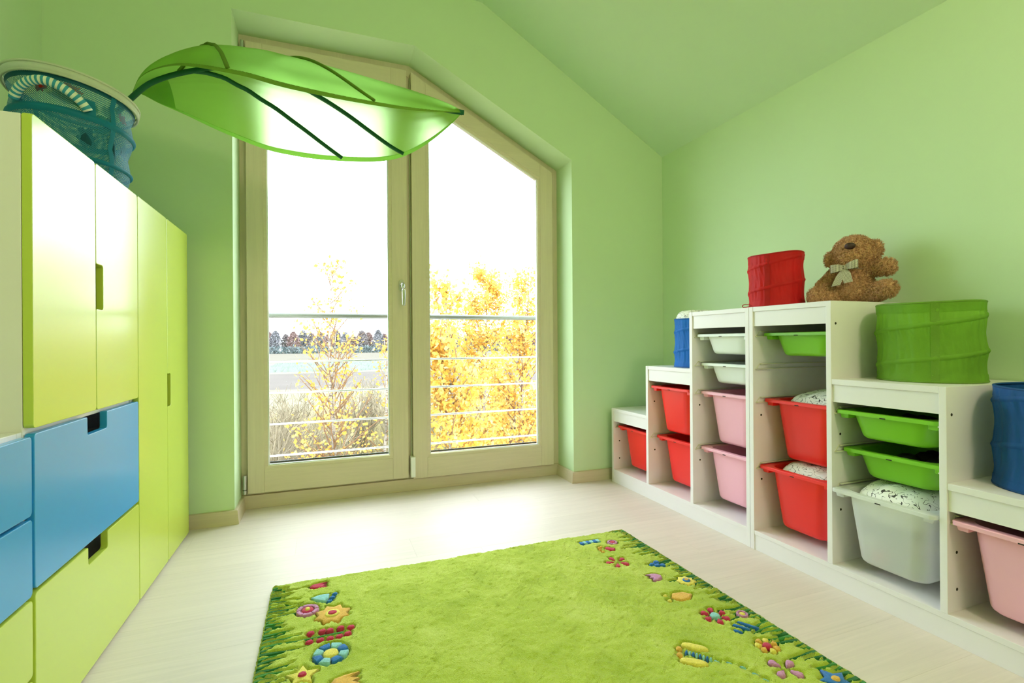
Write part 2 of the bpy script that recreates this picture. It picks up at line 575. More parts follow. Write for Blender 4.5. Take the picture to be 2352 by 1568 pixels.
# ------------------------------------------------------------------ ceiling lamp behind the viewer (the room's own warm lamp)
def build_lamp():
    L = empty('pendant_lamp', LAMP_POS, 'bare bulb pendant lamp hanging on a white cord', 'lamp')
    x, y, z = LAMP_POS
    bulb = bpy.data.lights.new('lamp_light', 'POINT')
    bulb.energy = LAMP_WATTS
    bulb.color = (1.0, 0.83, 0.60)
    bulb.shadow_soft_size = 0.15
    ob = bpy.data.objects.new('lamp_light', bulb)
    COL.objects.link(ob)
    ob.parent = L
    MB().tube([(x, y, z + 0.152), (x, y, z + 0.21)], [0.03, 0.022], 16).build('bulb_socket', PLW, L, smooth=True)
    zc = ceil_z(x)
    MB().tube([(x, y, z + 0.2), (x, y, zc)], 0.004, 8).build('cord', PLW, L)
    MB().tube([(x, y, zc - 0.035), (x, y, zc + 0.03)], 0.05, 20).build('ceiling_rose', PLW, L)
build_lamp()

# ------------------------------------------------------------------ cabinets along the left wall
XD = -0.5456            # plane of the door fronts
TD = 0.0165             # door thickness
def front_panel(name, mat, parent, y0, y1, z0, z1, notch=None):
    """rounded door or drawer front in the plane x = XD; notch = (side, a0, a1, depth)"""
    r = 0.009
    def arc(cy, cz, a0, a1, rad, n=5):
        return [(cy + rad * math.cos(a0 + (a1 - a0) * k / n), cz + rad * math.sin(a0 + (a1 - a0) * k / n)) for k in range(n + 1)]
    P = arc(y0 + r, z0 + r, PI, 1.5 * PI, r) + arc(y1 - r, z0 + r, 1.5 * PI, 2 * PI, r) + arc(y1 - r, z1 - r, 0, PI / 2, r)
    if notch and notch[0] == 'top':
        _, a, b, d = notch
        q = 0.007
        P += arc(b + q * .6, z1 - q * .6, PI / 2, PI, q * .6, 3) + arc(b - q, z1 - d + q, 0, -PI / 2, q) + arc(a + q, z1 - d + q, -PI / 2, -PI, q) + arc(a - q * .6, z1 - q * .6, 0, PI / 2, q * .6, 3)
    P += arc(y0 + r, z1 - r, PI / 2, PI, r)
    if notch and notch[0] == 'near':
        _, a, b, d = notch   # notch in the y0 edge between heights a (low) and b (high)
        q = 0.008
        P += arc(y0 + q * .6, b + q * .6, PI, 1.5 * PI, q * .6, 3) + arc(y0 + d - q, b - q, PI / 2, 0, q) + arc(y0 + d - q, a + q, 0, -PI / 2, q) + arc(y0 + q * .6, a - q * .6, PI / 2, PI, q * .6, 3)
    m = MB().prism(P, XD - TD, XD, 'yz')
    o = m.build(name, mat, parent, fix=True)
    bm = bmesh.new(); bm.from_mesh(o.data)
    es = [e for e in bm.edges if len(e.link_faces) == 2 and e.calc_face_angle(0) > 1.2]
    bmesh.ops.bevel(bm, geom=es, offset=0.0018, segments=2, profile=0.6, affect='EDGES', clamp_overlap=True)
    bm.to_mesh(o.data); bm.free()
    return o

def carcass(parent, y0, y1, z1, shelves=()):
    xb, xf = XL + 0.004, XD - TD - 0.001
    t = 0.018
    m = MB().box(xb, xf, y0, y0 + t, 0.004, z1).box(xb, xf, y1 - t, y1, 0.004, z1)
    m.box(xb, xf, y0 + t, y1 - t, z1 - t, z1).box(xb, xf, y0 + t, y1 - t, 0.004, 0.022).box(xb, xb + 0.006, y0 + t, y1 - t, 0.022, z1 - t)
    for z in shelves:
        m.box(xb, xf - 0.002, y0 + t, y1 - t, z - t / 2, z + t / 2)
    return m.build('carcass', WHITE, parent, bevel=0.0008, segs=1)

def drawer(parent, mat, y0, y1, z0, z1, lab):
    yc = (y0 + y1) / 2
    o = front_panel('drawer', mat, parent, y0 + 0.002, y1 - 0.002, z0 + 0.002, z1 - 0.003, ('top', yc - 0.058, yc + 0.058, 0.044))
    o['label'] = lab
    xf = XD - TD
    MB().box(xf - 0.44, xf - 0.002, y0 + 0.03, y0 + 0.042, z0 + 0.03, z1 - 0.075).box(xf - 0.44, xf - 0.002, y1 - 0.042, y1 - 0.03, z0 + 0.03, z1 - 0.075).box(
        xf - 0.44, xf - 0.002, y0 + 0.04, y1 - 0.04, z0 + 0.03, z0 + 0.036).build('drawer_box', WHITE, o)
    return o

def build_cabinets():
    yn = 1.2656
    a, b, c = yn, yn + 0.601, yn + 1.202
    ch = empty('drawer_chest', ((XL + XD) / 2, yn - 0.3, 0), 'low white chest with two blue and two lime drawers beside the taller cabinet', 'chest')
    carcass(ch, yn - 0.6, yn - 0.001, 0.640)
    for i, (z0, z1) in enumerate(((0.008, 0.150), (0.152, 0.310), (0.312, 0.470), (0.472, 0.634))):
        drawer(ch, LIME if i < 2 else BLUE, yn - 0.6, yn - 0.003, z0, z1, 'lime drawer front' if i < 2 else 'blue drawer front')
    tw = empty('cabinet', ((XL + XD) / 2, (a + b) / 2, 0), 'white cabinet with two lime doors over a blue and a lime drawer', 'cabinet')
    carcass(tw, a + 0.001, b - 0.001, 1.275, (0.641,))
    ym = 1.562
    d1 = front_panel('door', LIME, tw, a + 0.001, ym - 0.0015, 0.646, 1.279)
    d2 = front_panel('door', LIME, tw, ym + 0.0015, b - 0.002, 0.646, 1.279, ('near', 0.904, 1.020, 0.043))
    drawer(tw, LIME, a + 0.002, b, 0.008, 0.318, 'lime drawer front')
    drawer(tw, BLUE, a + 0.002, b, 0.321, 0.638, 'blue drawer front')
    wd = empty('wardrobe', ((XL + XD) / 2, (b + c) / 2, 0), 'lime wardrobe with two full-height doors next to the window wall', 'wardrobe')
    carcass(wd, b + 0.001, c - 0.001, 1.275)
    ym = 2.172
    front_panel('door', LIME, wd, b + 0.002, ym - 0.0015, 0.010, 1.280)
    front_panel('door', LIME, wd, ym + 0.0015, c - 0.001, 0.010, 1.280, ('near', 0.582, 0.703, 0.040))
build_cabinets()

# ------------------------------------------------------------------ stepped toy storage along the right wall
XT = 1.556
XTB = 1.962
PT = 0.018
S1, S2, S3 = 0.4255, 0.683, 0.941
RUN_A = ((0.3195,), (0.3195, 0.5755), (0.326, 0.5755, 0.7025, 0.8315))      # runner heights, far unit, far to near
RUN_B = ((0.3195, 0.5755, 0.705, 0.8315), (0.322, 0.4495, 0.5755), (0.321,))
def hole(parent, x, y, z, d):
    n = 10
    P = [(x + 0.0042 * math.cos(2 * PI * k / n), z + 0.0042 * math.sin(2 * PI * k / n)) for k in range(n)]
    MB().prism(P, y - 0.0006, y + 0.0006, 'xz').build('screw_hole', HOLE, parent)
def storage_unit(label, ys, hs, runs):
    """ys: the four panel centres from far to near; hs: the three step heights in the same order"""
    U = empty('toy_shelf', ((XT + XTB) / 2, (ys[0] + ys[3]) / 2, 0), label, 'shelf')
    for i, y in enumerate(ys):
        h = max(hs[max(0, i - 1)], hs[min(2, i)]) if 0 < i < 3 else hs[0 if i == 0 else 2]
        z0 = 0.0 if i in (0, 3) else 0.075
        p = MB().box(XT, XTB, y - PT / 2, y + PT / 2, z0, h).build('side_panel', WHITE, U, bevel=0.0012, segs=2)
        near = y - PT / 2   # face turned to the viewer
        if i > 0 and h > hs[min(2, i)] + 0.01 or i == 3:
            pass
        lo = hs[min(2, i)]
        if i < 3:
            for zz in (0.235, 0.135) if lo < 0.5 else ((0.50, 0.25) if lo < 0.8 else (0.52, 0.27)):
                hole(p, XT + 0.04, near, zz, -1)
        if i in (1, 2) and hs[i - 1] > hs[i]:
            hole(p, XT + 0.022, near, hs[i - 1] - 0.075, -1)
            hole(p, XT + 0.30, near, hs[i - 1] - 0.016, -1)
    a, b = ys[3] + PT / 2, ys[0] - PT / 2
    box_part('bottom_board', (XT + 0.001, XTB, a, b, 0.059, 0.075), WHITE, U)
    box_part('plinth', (XT + 0.003, XT + 0.021, a, b, 0.0, 0.0585), WHITE, U, 0.0008)
    for i in range(3):
        y1, y0 = ys[i] - PT / 2, ys[i + 1] + PT / 2
        h = hs[i]
        box_part('top_board', (XT + 0.001, XTB, y0, y1, h - PT, h), WHITE, U)
        box_part('apron', (XT + 0.005, XT + 0.021, y0, y1, h - 0.075, h - PT), WHITE, U, 0.0008)
        box_part('back_panel', (XTB - 0.006, XTB, y0, y1, 0.075, h - PT), CREAM, U, 0)
        for z in runs[i]:
            for yy, sg in ((y1, -1), (y0, 1)):
                m = MB()
                L0, L1 = XT + 0.012, XTB - 0.02
                e0, e1, e2 = yy + sg * 0.0001, yy + sg * 0.0016, yy + sg * 0.009
                P = [(L0, z - 0.006), (L1, z - 0.006), (L1, z - 0.003), (L0 + 0.006, z - 0.003), (L0 + 0.022, z + 0.013), (L1, z + 0.013), (L1, z + 0.016), (L0 + 0.021, z + 0.016)]
                m.prism(P, min(e0, e1), max(e0, e1), 'xz')
                for za, zb, xa in ((z - 0.006, z - 0.003, L0), (z + 0.013, z + 0.016, L0 + 0.021)):
                    m.box(xa, L1, min(e0, e2), max(e0, e2), za, zb)
                m.build('runner', RAILM, U, fix=True)
    return U
U1Y = (2.4755, 2.1465, 1.816, 1.4960)
U2Y = (1.4765, 1.159, 0.8375, 0.516)
storage_unit('white stepped toy shelf rising from the window wall', U1Y, (S1, S2, S3), RUN_A)
storage_unit('white stepped toy shelf going down from the teddy bear shelf', U2Y, (S3, S2, S1), RUN_B)

# ------------------------------------------------------------------ storage boxes
def make_box(color_name, mat, deep, clear=False):
    B = empty('storage_box', (0, 0, 0))
    D = 0.225 if deep else 0.088
    x0, x1 = 0.0, 0.350
    def sec(t, z, grow=0.0, r=0.045):
        # t: 0 at the rim, 1 at the floor of the tub
        hy = 0.119 - (0.021 if deep else 0.016) * t + grow
        xa, xb = x0 + 0.022 + (0.022 if deep else 0.014) * t - grow, x1 - 0.018 - 0.02 * t + grow
        return [(p[0], p[1], z) for p in rr((xa + xb) / 2, 0, (xb - xa) / 2, hy, max(0.004, r + grow), 7)]
    rings = [sec(0, -0.004), sec(0.03, -0.012)]
    for k in range(1, 7):
        t = k / 6
        rings.append(sec(t * 0.95, -0.012 - (D - 0.026) * t))
    rings += [sec(0.97, -D + 0.007, -0.003), sec(1.0, -D + 0.002, -0.009), sec(1.0, -D, -0.017)]
    MB().loft(rings, True, False, True).build('tub', mat, B, smooth=True, fix=True)
    o = [(p[0], p[1]) for p in rr((x0 + x1) / 2, 0, (x1 - x0) / 2, 0.1475, 0.016, 7)]
    i_ = [(p[0], p[1]) for p in rr((x0 + x1) / 2 + 0.002, 0, (x1 - x0) / 2 - 0.021, 0.1185, 0.046, 7)]
    def ring(pts, z): return [(p[0], p[1], z) for p in pts]
    def sc(pts, d):
        cx = (x0 + x1) / 2
        return [(p[0] - d * np.sign(p[0] - cx), p[1] - d * np.sign(p[1])) for p in pts]
    MB().loft([ring(i_, -0.010), ring(i_, -0.002), ring(sc(i_, -0.002), 0), ring(sc(o, 0.002), 0), ring(o, -0.002), ring(o, -0.0115), ring(sc(o, 0.003), -0.012), ring(sc(i_, -0.003), -0.012)], True).build('rim', mat, B, smooth=False, fix=True)
    MB().box(x0 - 0.0006, x0 + 0.002, -0.008, 0.008, -0.0125, -0.0095).build('label_slot', HOLE, B)
    for sy in (1, -1):
        ya, yb = sorted((sy * 0.113, sy * 0.140))
        MB().prism([(ya, -0.012), (yb, -0.012), (yb - (0.004 if sy > 0 else 0.0), -0.026), (ya + (0.0 if sy > 0 else 0.004), -0.026)], x0 + 0.014, x0 + 0.060, 'yz').build('hanger', mat, B, bevel=0.001, segs=1)
    return B
def frosted():
    t = NT('frosted_clear_plastic')
    t.b.inputs['Base Color'].default_value = (0.96, 0.965, 0.97, 1)
    t.b.inputs['Roughness'].default_value = 0.42
    t.b.inputs['Transmission Weight'].default_value = 0.28
    t.b.inputs['IOR'].default_value = 1.15
    tr = t.n('ShaderNodeBsdfTranslucent'); tr.inputs[0].default_value = (0.9, 0.93, 0.92, 1)
    v = t.coord()
    t.bump(t.noise(v, 300, 2), 0.08, 0.001)
    mx = t.n('ShaderNodeMixShader'); mx.inputs[0].default_value = 0.30
    t.l(t.b.outputs[0], mx.inputs[1]); t.l(tr.outputs[0], mx.inputs[2]); t.l(mx.outputs[0], t.out.inputs[0])
    return t.m
FROST = frosted()
CMP = {1: (U1Y[0] + U1Y[1]) / 2, 2: (U1Y[1] + U1Y[2]) / 2, 3: (U1Y[2] + U1Y[3]) / 2, 4: (U2Y[0] + U2Y[1]) / 2, 5: (U2Y[1] + U2Y[2]) / 2, 6: (U2Y[2] + U2Y[3]) / 2}
PROTO = {}
def place_box(color, mat, deep, comp, recess, z, label):
    k = (color, deep)
    if k not in PROTO:
        PROTO[k] = make_box(color, mat, deep)
        o = PROTO[k]
    else:
        o = copy_tree(PROTO[k])
    o.location = (XT + recess, CMP[comp], z)
    tag(o, label, 'storage box', 'plastic boxes hung in the storage frames')
    return o
place_box('red', RED, True, 1, 0.020, 0.3285, 'deep red plastic box alone in the lowest step by the window')
place_box('red', RED, True, 2, 0.007, 0.5845, 'deep red plastic box hung above another red one, smooth and without pillow')
place_box('red', RED, True, 2, 0.040, 0.3285, 'deep red plastic box hung under another red one, next to the pink boxes')
place_box('white', BOXW, False, 3, 0.018, 0.8405, 'shallow white plastic box directly under the top board')
place_box('white', BOXW, False, 3, 0.040, 0.7115, 'shallow white plastic box directly above the pink boxes')
place_box('pink', PINK, True, 3, 0.037, 0.5845, 'deep pink plastic box under the shallow white boxes')
place_box('pink', PINK, True, 3, 0.035, 0.3350, 'deep pink plastic box hung under the other pink one')
place_box('green', GREEN, False, 4, 0.046, 0.8405, 'shallow green plastic box directly under the teddy bear shelf')
place_box('red', RED, True, 4, 0.047, 0.5845, 'deep red plastic box with a pillow, hung above another pillow box')
place_box('red', RED, True, 4, 0.021, 0.3285, 'deep red plastic box stuffed with a pillow nearest the floor')
place_box('green', GREEN, False, 5, 0.010, 0.5845, 'shallow green plastic box under the board carrying the green bin')
place_box('green', GREEN, False, 5, 0.038, 0.4585, 'shallow green plastic box right above the frosted clear box')
cb = place_box('clear', FROST, True, 5, -0.014, 0.3310, 'frosted clear plastic box with a patterned pillow on top')
place_box('pink', PINK, True, 6, 0.002, 0.3300, 'deep pink plastic box in the lowest step under the blue bin')

# ------------------------------------------------------------------ pillows and other contents
SQ = squiggle_mat()
def pillow(name, c, hx, hy, hz, label, seed, tilt=(0, 0), mat=None, group='patterned pillows', disc=False):
    n = 22
    R = random.Random(seed)
    ph = [R.uniform(0, 6) for _ in range(6)]
    vs, top = [], []
    for sgn in (1, -1):
        for i in range(n + 1):
            for j in range(n + 1):
                u, v = i / n * 2 - 1, j / n * 2 - 1
                k = max(0, (1 - u ** 4) * (1 - v ** 4)) ** 0.42
                e = 1 - 0.10 * (u * u * v * v)
                wr = 0.09 * math.sin(5 * u + ph[0] + 2 * v) * math.cos(4 * v + ph[1]) + 0.06 * math.sin(9 * v + ph[2] + 3 * u)
                z = sgn * hz * k * (1 + wr)
                if disc:
                    x, y = hx * u * math.sqrt(1 - v * v / 2), hy * v * math.sqrt(1 - u * u / 2)
                else:
                    x, y = u * hx * e, v * hy * e
                vs.append((c[0] + x, c[1] + y, c[2] + z + x * tilt[0] + y * tilt[1]))
    fs = []
    for q in range(2):
        b = q * (n + 1) ** 2
        for i in range(n):
            for j in range(n):
                a = b + i * (n + 1) + j
                f = (a, a + n + 1, a + n + 2, a + 1)
                fs.append(f if q == 0 else f[::-1])
    m = MB().add(vs, fs)
    o = m.build(name, mat or SQ, smooth=True, origin=(c[0], c[1], c[2] - hz))
    bm = bmesh.new(); bm.from_mesh(o.data)
    bmesh.ops.remove_doubles(bm, verts=bm.verts, dist=0.0004)
    bm.to_mesh(o.data); bm.free()
    return tag(o, label, 'pillow', group)
pillow('pillow', (1.782, CMP[4] - 0.008, 0.562), 0.140, 0.100, 0.058, 'white squiggle-print pillow rising out of the upper red box', 1, (0, -0.10))
pillow('pillow', (1.752, CMP[4], 0.297), 0.138, 0.104, 0.055, 'white squiggle-print pillow filling the lower red box', 2)
pillow('pillow', (1.719, CMP[5], 0.300), 0.142, 0.108, 0.060, 'white squiggle-print pillow filling the frosted clear box', 3)
def contents():
    # dark toys lying in the green boxes, coloured blocks inside the clear box
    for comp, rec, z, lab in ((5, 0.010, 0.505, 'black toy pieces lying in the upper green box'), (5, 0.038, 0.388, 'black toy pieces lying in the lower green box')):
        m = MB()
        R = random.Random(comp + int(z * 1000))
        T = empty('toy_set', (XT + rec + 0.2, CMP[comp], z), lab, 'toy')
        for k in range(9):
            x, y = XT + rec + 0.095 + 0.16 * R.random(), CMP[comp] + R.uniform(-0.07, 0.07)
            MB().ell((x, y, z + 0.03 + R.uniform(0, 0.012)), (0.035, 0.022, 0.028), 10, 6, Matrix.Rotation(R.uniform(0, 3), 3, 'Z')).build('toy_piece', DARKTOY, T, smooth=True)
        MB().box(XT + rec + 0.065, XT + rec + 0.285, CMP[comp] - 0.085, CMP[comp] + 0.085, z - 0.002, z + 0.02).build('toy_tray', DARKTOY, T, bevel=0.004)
    blocks = [('red', (206, 60, 50), 0.085, 0.045, 0.135), ('white', (236, 236, 232), 0.080, 0.072, 0.175), ('green', (110, 160, 70), 0.090, -0.050, 0.139), ('grey', (150, 160, 166), 0.105, 0.0, 0.150),
              ('blue', (90, 130, 170), 0.125, 0.05, 0.205), ('cream', (230, 220, 190), 0.150, -0.05, 0.185), ('yellow', (226, 196, 80), 0.165, 0.01, 0.135), ('teal', (70, 150, 150), 0.21, 0.05, 0.150)]
    for k, (nm, rgb, dx, dy, z) in enumerate(blocks):
        mt = plain('toy_%s' % nm, rgb, 0.5)
        m = MB().box(-0.022, 0.022, -0.018, 0.018, -0.018, 0.018)
        M_ = Matrix.Rotation(0.5 * k, 3, 'Z') @ Matrix.Rotation(0.4 * k, 3, 'X')
        m.v = [tuple(M_ @ Vector(p) + Vector((XT + dx, CMP[5] + dy, z))) for p in m.v]
        o = m.build('toy_block', mt, bevel=0.004, origin=(XT + dx, CMP[5] + dy, z))
        tag(o, nm + ' toy block blurred behind the frosted plastic of the clear box', 'toy', 'toys inside the frosted box')
contents()

# ------------------------------------------------------------------ pop-up fabric bins
def fabric_bin(name, label, rgb, c, r, h, turns, phase, trans=0.25, seam_a=None, tilt=(0, 0), seed=1, top_wob=0.006, loop=None, taper=0.0):
    cx, cy, cz = c
    B = empty(name, c, label, 'fabric bin')
    mat = fabric('cloth_' + '_'.join(label.split()[:2]) + str(seed), rgb, trans, 0.58, 0.10, spec=0.28)
    dk = fabric('piping_' + '_'.join(label.split()[:2]) + str(seed), tuple(int(v * 0.86) for v in rgb), trans * 0.5, 0.5, 0.08)
    R = random.Random(seed)
    ph = [R.uniform(0, 2 * PI) for _ in range(8)]
    NA, NZ = 192, 56
    def wire_d(th, zz):
        # signed fraction between neighbouring wire turns (0 at a wire)
        t = zz * turns - (th / (2 * PI)) - phase
        return t - math.floor(t + 0.5)
    def radius(th, zz):
        d = abs(wire_d(th, zz)) * 2
        edge = min(1, min(zz, 1 - zz) * 8)
        sag = -0.028 * r * math.sin(PI / 2 * d) * edge
        pl = 0.013 * r * (math.sin(23 * th + ph[0] + 1.5 * math.sin(3 * th + ph[1])) + 0.7 * math.sin(41 * th + ph[2] + 5 * math.sin(5 * zz + th))) * (0.35 + 0.65 * (1 - d)) * edge
        big = 0.012 * r * math.sin(2 * th + ph[3]) + 0.01 * r * math.sin(3 * th + 4 * zz + ph[4])
        return r * (1 - taper * (1 - zz)) + sag + pl + big
    def ztop(th):
        return top_wob * math.sin(th + ph[5]) + 0.4 * top_wob * math.sin(3 * th + ph[6])
    def pt(th, zz, off=0.0):
        rad = radius(th, zz) + off
        x, y = rad * math.cos(th), rad * math.sin(th)
        return (cx + x, cy + y, cz + zz * (h + ztop(th) + tilt[0] * x + tilt[1] * y))
    rings = [[(cx + 0.4 * r * math.cos(2 * PI * k / NA), cy + 0.4 * r * math.sin(2 * PI * k / NA), cz + 0.002) for k in range(NA)]]
    rings += [[pt(2 * PI * k / NA, j / NZ) for k in range(NA)] for j in range(NZ + 1)]
    MB().loft(rings, True, True).build('cloth_wall', mat, B, smooth=True)
    # rim and base piping, hem strips
    MB().tube([pt(2 * PI * k / NA, 1, -0.001) for k in range(NA + 1)], 0.0032, 8, False).build('rim_piping', dk, B, smooth=True)
    MB().tube([(p[0], p[1], p[2] + 0.003) for p in (pt(2 * PI * k / NA, 0, 0.0) for k in range(NA + 1))], 0.003, 8, False).build('base_piping', dk, B, smooth=True)
    hw = 0.020
    for nm, z0, z1 in (('top_hem', 1 - hw / h * 1.4, 0.995), ('base_hem', 0.005, hw / h * 1.2)):
        MB().loft([[pt(2 * PI * k / NA, z, 0.0012) for k in range(NA)] for z in (z0, (z0 + z1) / 2, z1)], True).build(nm, mat, B, smooth=True)
    # spiral wire sleeve
    pts0 = []
    n = int(turns * 96)
    for i in range(-96, n + 97):
        th = 2 * PI * i / 96
        zz = (th / (2 * PI) + phase) / turns
        if 0.02 <= zz <= 0.98:
            pts0.append((th, zz))
    sw = 0.0075 / h
    MB().loft([[pt(t, min(.995, max(.005, z + q * sw)), 0.0008 + 0.0020 * (1 - q * q)) for t, z in pts0] for q in (-1, -0.5, 0, 0.5, 1)], False).build('wire_sleeve', mat, B, smooth=True)
    if seam_a is not None:
        sa = 0.010 / r
        MB().loft([[pt(seam_a + q * sa, z / 30, 0.0016) for z in range(31)] for q in (-1, 0, 1)], False).build('side_seam', dk, B, smooth=True)
    if loop:
        lp = resample(loop, 24)
        MB().tube([(cx + p[0], cy + p[1], cz + p[2]) for p in lp], 0.0016, 6).build('cord_loop', dk, B, smooth=True)
    return B
fabric_bin('fabric_bin', 'red pop-up fabric bin with a cord loop beside the teddy bear', (214, 30, 34), (1.690, 1.478, S3), 0.098, 0.208, 2.2, 0.25, 0.22, seam_a=3.55, tilt=(0.03, -0.05), seed=3, top_wob=0.004,
           loop=[(-0.088, 0.035, 0.010), (-0.100, 0.055, 0.016), (-0.104, 0.070, 0.010), (-0.098, 0.066, 0.004), (-0.094, 0.045, 0.006), (-0.090, 0.020, 0.014)])
fabric_bin('fabric_bin', 'green see-through fabric bin with a pillow inside', (140, 192, 66), (1.772, 0.988, S2), 0.134, 0.238, 2.3, 0.10, 0.42, seam_a=3.75, tilt=(0.02, -0.02), seed=5, top_wob=0.003)
pillow('pillow', (1.772, 0.988, S2 + 0.165), 0.092, 0.100, 0.052, 'squiggle-print pillow showing through the green fabric bin', 9, group='patterned pillows')
fabric_bin('fabric_bin', 'blue fabric bin half hidden between two storage steps', (28, 112, 206), (1.715, 1.945, S2), 0.113, 0.236, 2.4, 0.35, 0.15, tilt=(0.0, -0.01), seed=8, top_wob=0.003)
pillow('pillow', (1.715, 1.945, S2 + 0.219), 0.1065, 0.1065, 0.056, 'squiggle-print pillow heaped in the half hidden blue bin', 11, disc=True)
fabric_bin('fabric_bin', 'dark blue fabric bin on the step above a pink box', (20, 84, 158), (1.745, 0.668, S1), 0.137, 0.262, 2.2, 0.55, 0.12, seed=13, top_wob=0.003)

# ------------------------------------------------------------------ teddy bear
def build_bear():
    base = Vector((1.835, 1.272, S3))
    F = Vector((-0.82, -0.572, 0)).normalized()
    Rt = Vector((0.572, -0.82, 0)).normalized()
    U = Vector((0, 0, 1))
    T = empty('teddy_bear', base, 'curly brown teddy bear with a checked bow sitting on the top shelf', 'teddy bear')
    def P(r, f, z): return base + Rt * r + F * f + U * z
    Mf = Matrix((Rt, F, U)).transposed()
    m = MB()
    def E(r, f, z, a, b, c, rot=None):
        M_ = Mf @ rot if rot is not None else Mf
        m.ell(P(r, f, z), (a, b, c), 24, 16, M_)
    def cap(p0, p1, r0, r1, n=7):
        for k in range(n):
            t = k / (n - 1)
            q = [p0[i] + (p1[i] - p0[i]) * t for i in range(3)]
            rr_ = r0 + (r1 - r0) * t
            E(q[0], q[1], q[2], rr_, rr_, rr_)
    E(0.004, 0.0, 0.070, 0.062, 0.058, 0.070)          # trunk
    E(0.000, 0.018, 0.055, 0.060, 0.058, 0.054)        # belly
    E(0.003, 0.003, 0.125, 0.048, 0.044, 0.035)        # chest and neck
    E(0.005, 0.006, 0.183, 0.067, 0.062, 0.069)        # head
    E(-0.006, 0.050, 0.172, 0.043, 0.040, 0.038)       # muzzle
    E(-0.006, 0.060, 0.193, 0.028, 0.026, 0.024)
    E(-0.022, 0.048, 0.152, 0.024, 0.026, 0.020)       # jaw
    E(-0.066, 0.000, 0.172, 0.020, 0.015, 0.031)       # ears
    E(0.069, -0.010, 0.198, 0.024, 0.016, 0.037)
    cap((0.045, 0.005, 0.122), (0.094, 0.040, 0.126), 0.023, 0.026)     # arm raised to the side
    E(0.098, 0.044, 0.127, 0.030, 0.028, 0.030)
    cap((-0.052, 0.002, 0.115), (-0.094, 0.026, 0.064), 0.024, 0.024)   # arm hanging down
    cap((0.040, 0.030, 0.029), (0.099, 0.088, 0.047), 0.029, 0.030, 9)  # legs
    cap((-0.036, 0.022, 0.030), (-0.110, 0.074, 0.030), 0.029, 0.028, 9)
    E(-0.113, 0.078, 0.033, 0.024, 0.024, 0.030)
    fur = NT('curly_brown_fur')
    v = fur.coord()
    fur.l(fur.ramp(fur.noise(v, 160, 4), [(0.3, lin((166, 114, 76))), (0.7, lin((234, 186, 142)))]), fur.b.inputs['Base Color'])
    fur.b.inputs['Roughness'].default_value = 0.9
    fur.b.inputs['Sheen Weight'].default_value = 0.3
    body = m.build('body', fur.m, T, fix=True)
    md = body.modifiers.new('r', 'REMESH'); md.mode = 'VOXEL'; md.voxel_size = 0.0045
    ms = body.modifiers.new('s', 'SMOOTH'); ms.iterations = 6; ms.factor = 0.5
    dg = bpy.context.evaluated_depsgraph_get()
    me = bpy.data.meshes.new_from_object(body.evaluated_get(dg))
    body.modifiers.clear()
    body.data = me
    me.polygons.foreach_set('use_smooth', [True] * len(me.polygons))
    if not me.materials: me.materials.append(fur.m)
    # curly fur strands
    me.calc_loop_triangles()
    nv = len(me.vertices)
    co = np.empty(nv * 3); me.vertices.foreach_get('co', co); co = co.reshape(-1, 3)
    tri = np.empty(len(me.loop_triangles) * 3, int); me.loop_triangles.foreach_get('vertices', tri); tri = tri.reshape(-1, 3)
    A, B_, C_ = co[tri[:, 0]], co[tri[:, 1]], co[tri[:, 2]]
    nr = np.cross(B_ - A, C_ - A); ar = np.linalg.norm(nr, axis=1)
    N = 26000
    idx = rng.choice(len(tri), N, p=ar / ar.sum())
    a, b = rng.random(N), rng.random(N)
    fl = a + b > 1; a[fl] = 1 - a[fl]; b[fl] = 1 - b[fl]
    p0 = A[idx] + (B_ - A)[idx] * a[:, None] + (C_ - A)[idx] * b[:, None]
    nn = nr[idx] / ar[idx][:, None]
    # clump direction from smooth random field
    dirn = np.stack([np.sin(p0 @ q * 260 + s) for q, s in zip(rng.normal(size=(3, 3)) / 1.7, (0, 2, 4))], 1)
    d1 = nn + 0.85 * dirn + 0.35 * rng.normal(size=(N, 3)); d1 /= np.linalg.norm(d1, axis=1)[:, None]
    side = np.cross(nn, rng.normal(size=(N, 3))); side /= np.linalg.norm(side, axis=1)[:, None]
    L = 0.0098 * (0.7 + 0.6 * rng.random(N))[:, None]
    wd = 0.0007
    c1 = p0 + d1 * L * 0.45
    d2 = d1 + 0.9 * side; d2 /= np.linalg.norm(d2, axis=1)[:, None]
    c2 = c1 + d2 * L * 0.45
    d3 = d2 + 0.9 * side - 0.7 * nn; d3 /= np.linalg.norm(d3, axis=1)[:, None]
    c3 = c2 + d3 * L * 0.35
    wv = np.cross(d1, side); wv /= np.linalg.norm(wv, axis=1)[:, None]
    V = np.stack([p0 - wv * wd, p0 + wv * wd, c1 - wv * wd, c1 + wv * wd, c2 - wv * wd * .8, c2 + wv * wd * .8, c3], 1).reshape(-1, 3)
    V[:, 2] = np.maximum(V[:, 2], 0.0002)      # fur is pressed flat where the bear sits
    o7 = np.arange(N)[:, None] * 7
    quads = np.concatenate([o7 + np.array([0, 1, 3, 2]), o7 + np.array([2, 3, 5, 4])]).tolist()
    tris = (o7 + np.array([4, 5, 6])).tolist()
    mf = bpy.data.meshes.new('fur')
    mf.from_pydata(V.tolist(), [], quads + tris)
    mf.materials.append(fur.m)
    of = bpy.data.objects.new('fur', mf); COL.objects.link(of); of.parent = T
    of['kind'] = 'stuff'
    # nose, eyes
    nose = plain('nose_felt', (58, 32, 30), 0.55)
    m2 = MB(); m2.ell(P(-0.006, 0.089, 0.205), (0.0170, 0.013, 0.0125), 16, 10, Mf); m2.build('nose', nose, T, smooth=True)
    for sx in (-1, 1):
        m3 = MB(); m3.ell(P(0.000 + sx * 0.027, 0.034, 0.229), (0.005, 0.005, 0.005), 12, 8, Mf); m3.build('eye', plain('eye_bead', (20, 14, 12), 0.15), T, smooth=True)
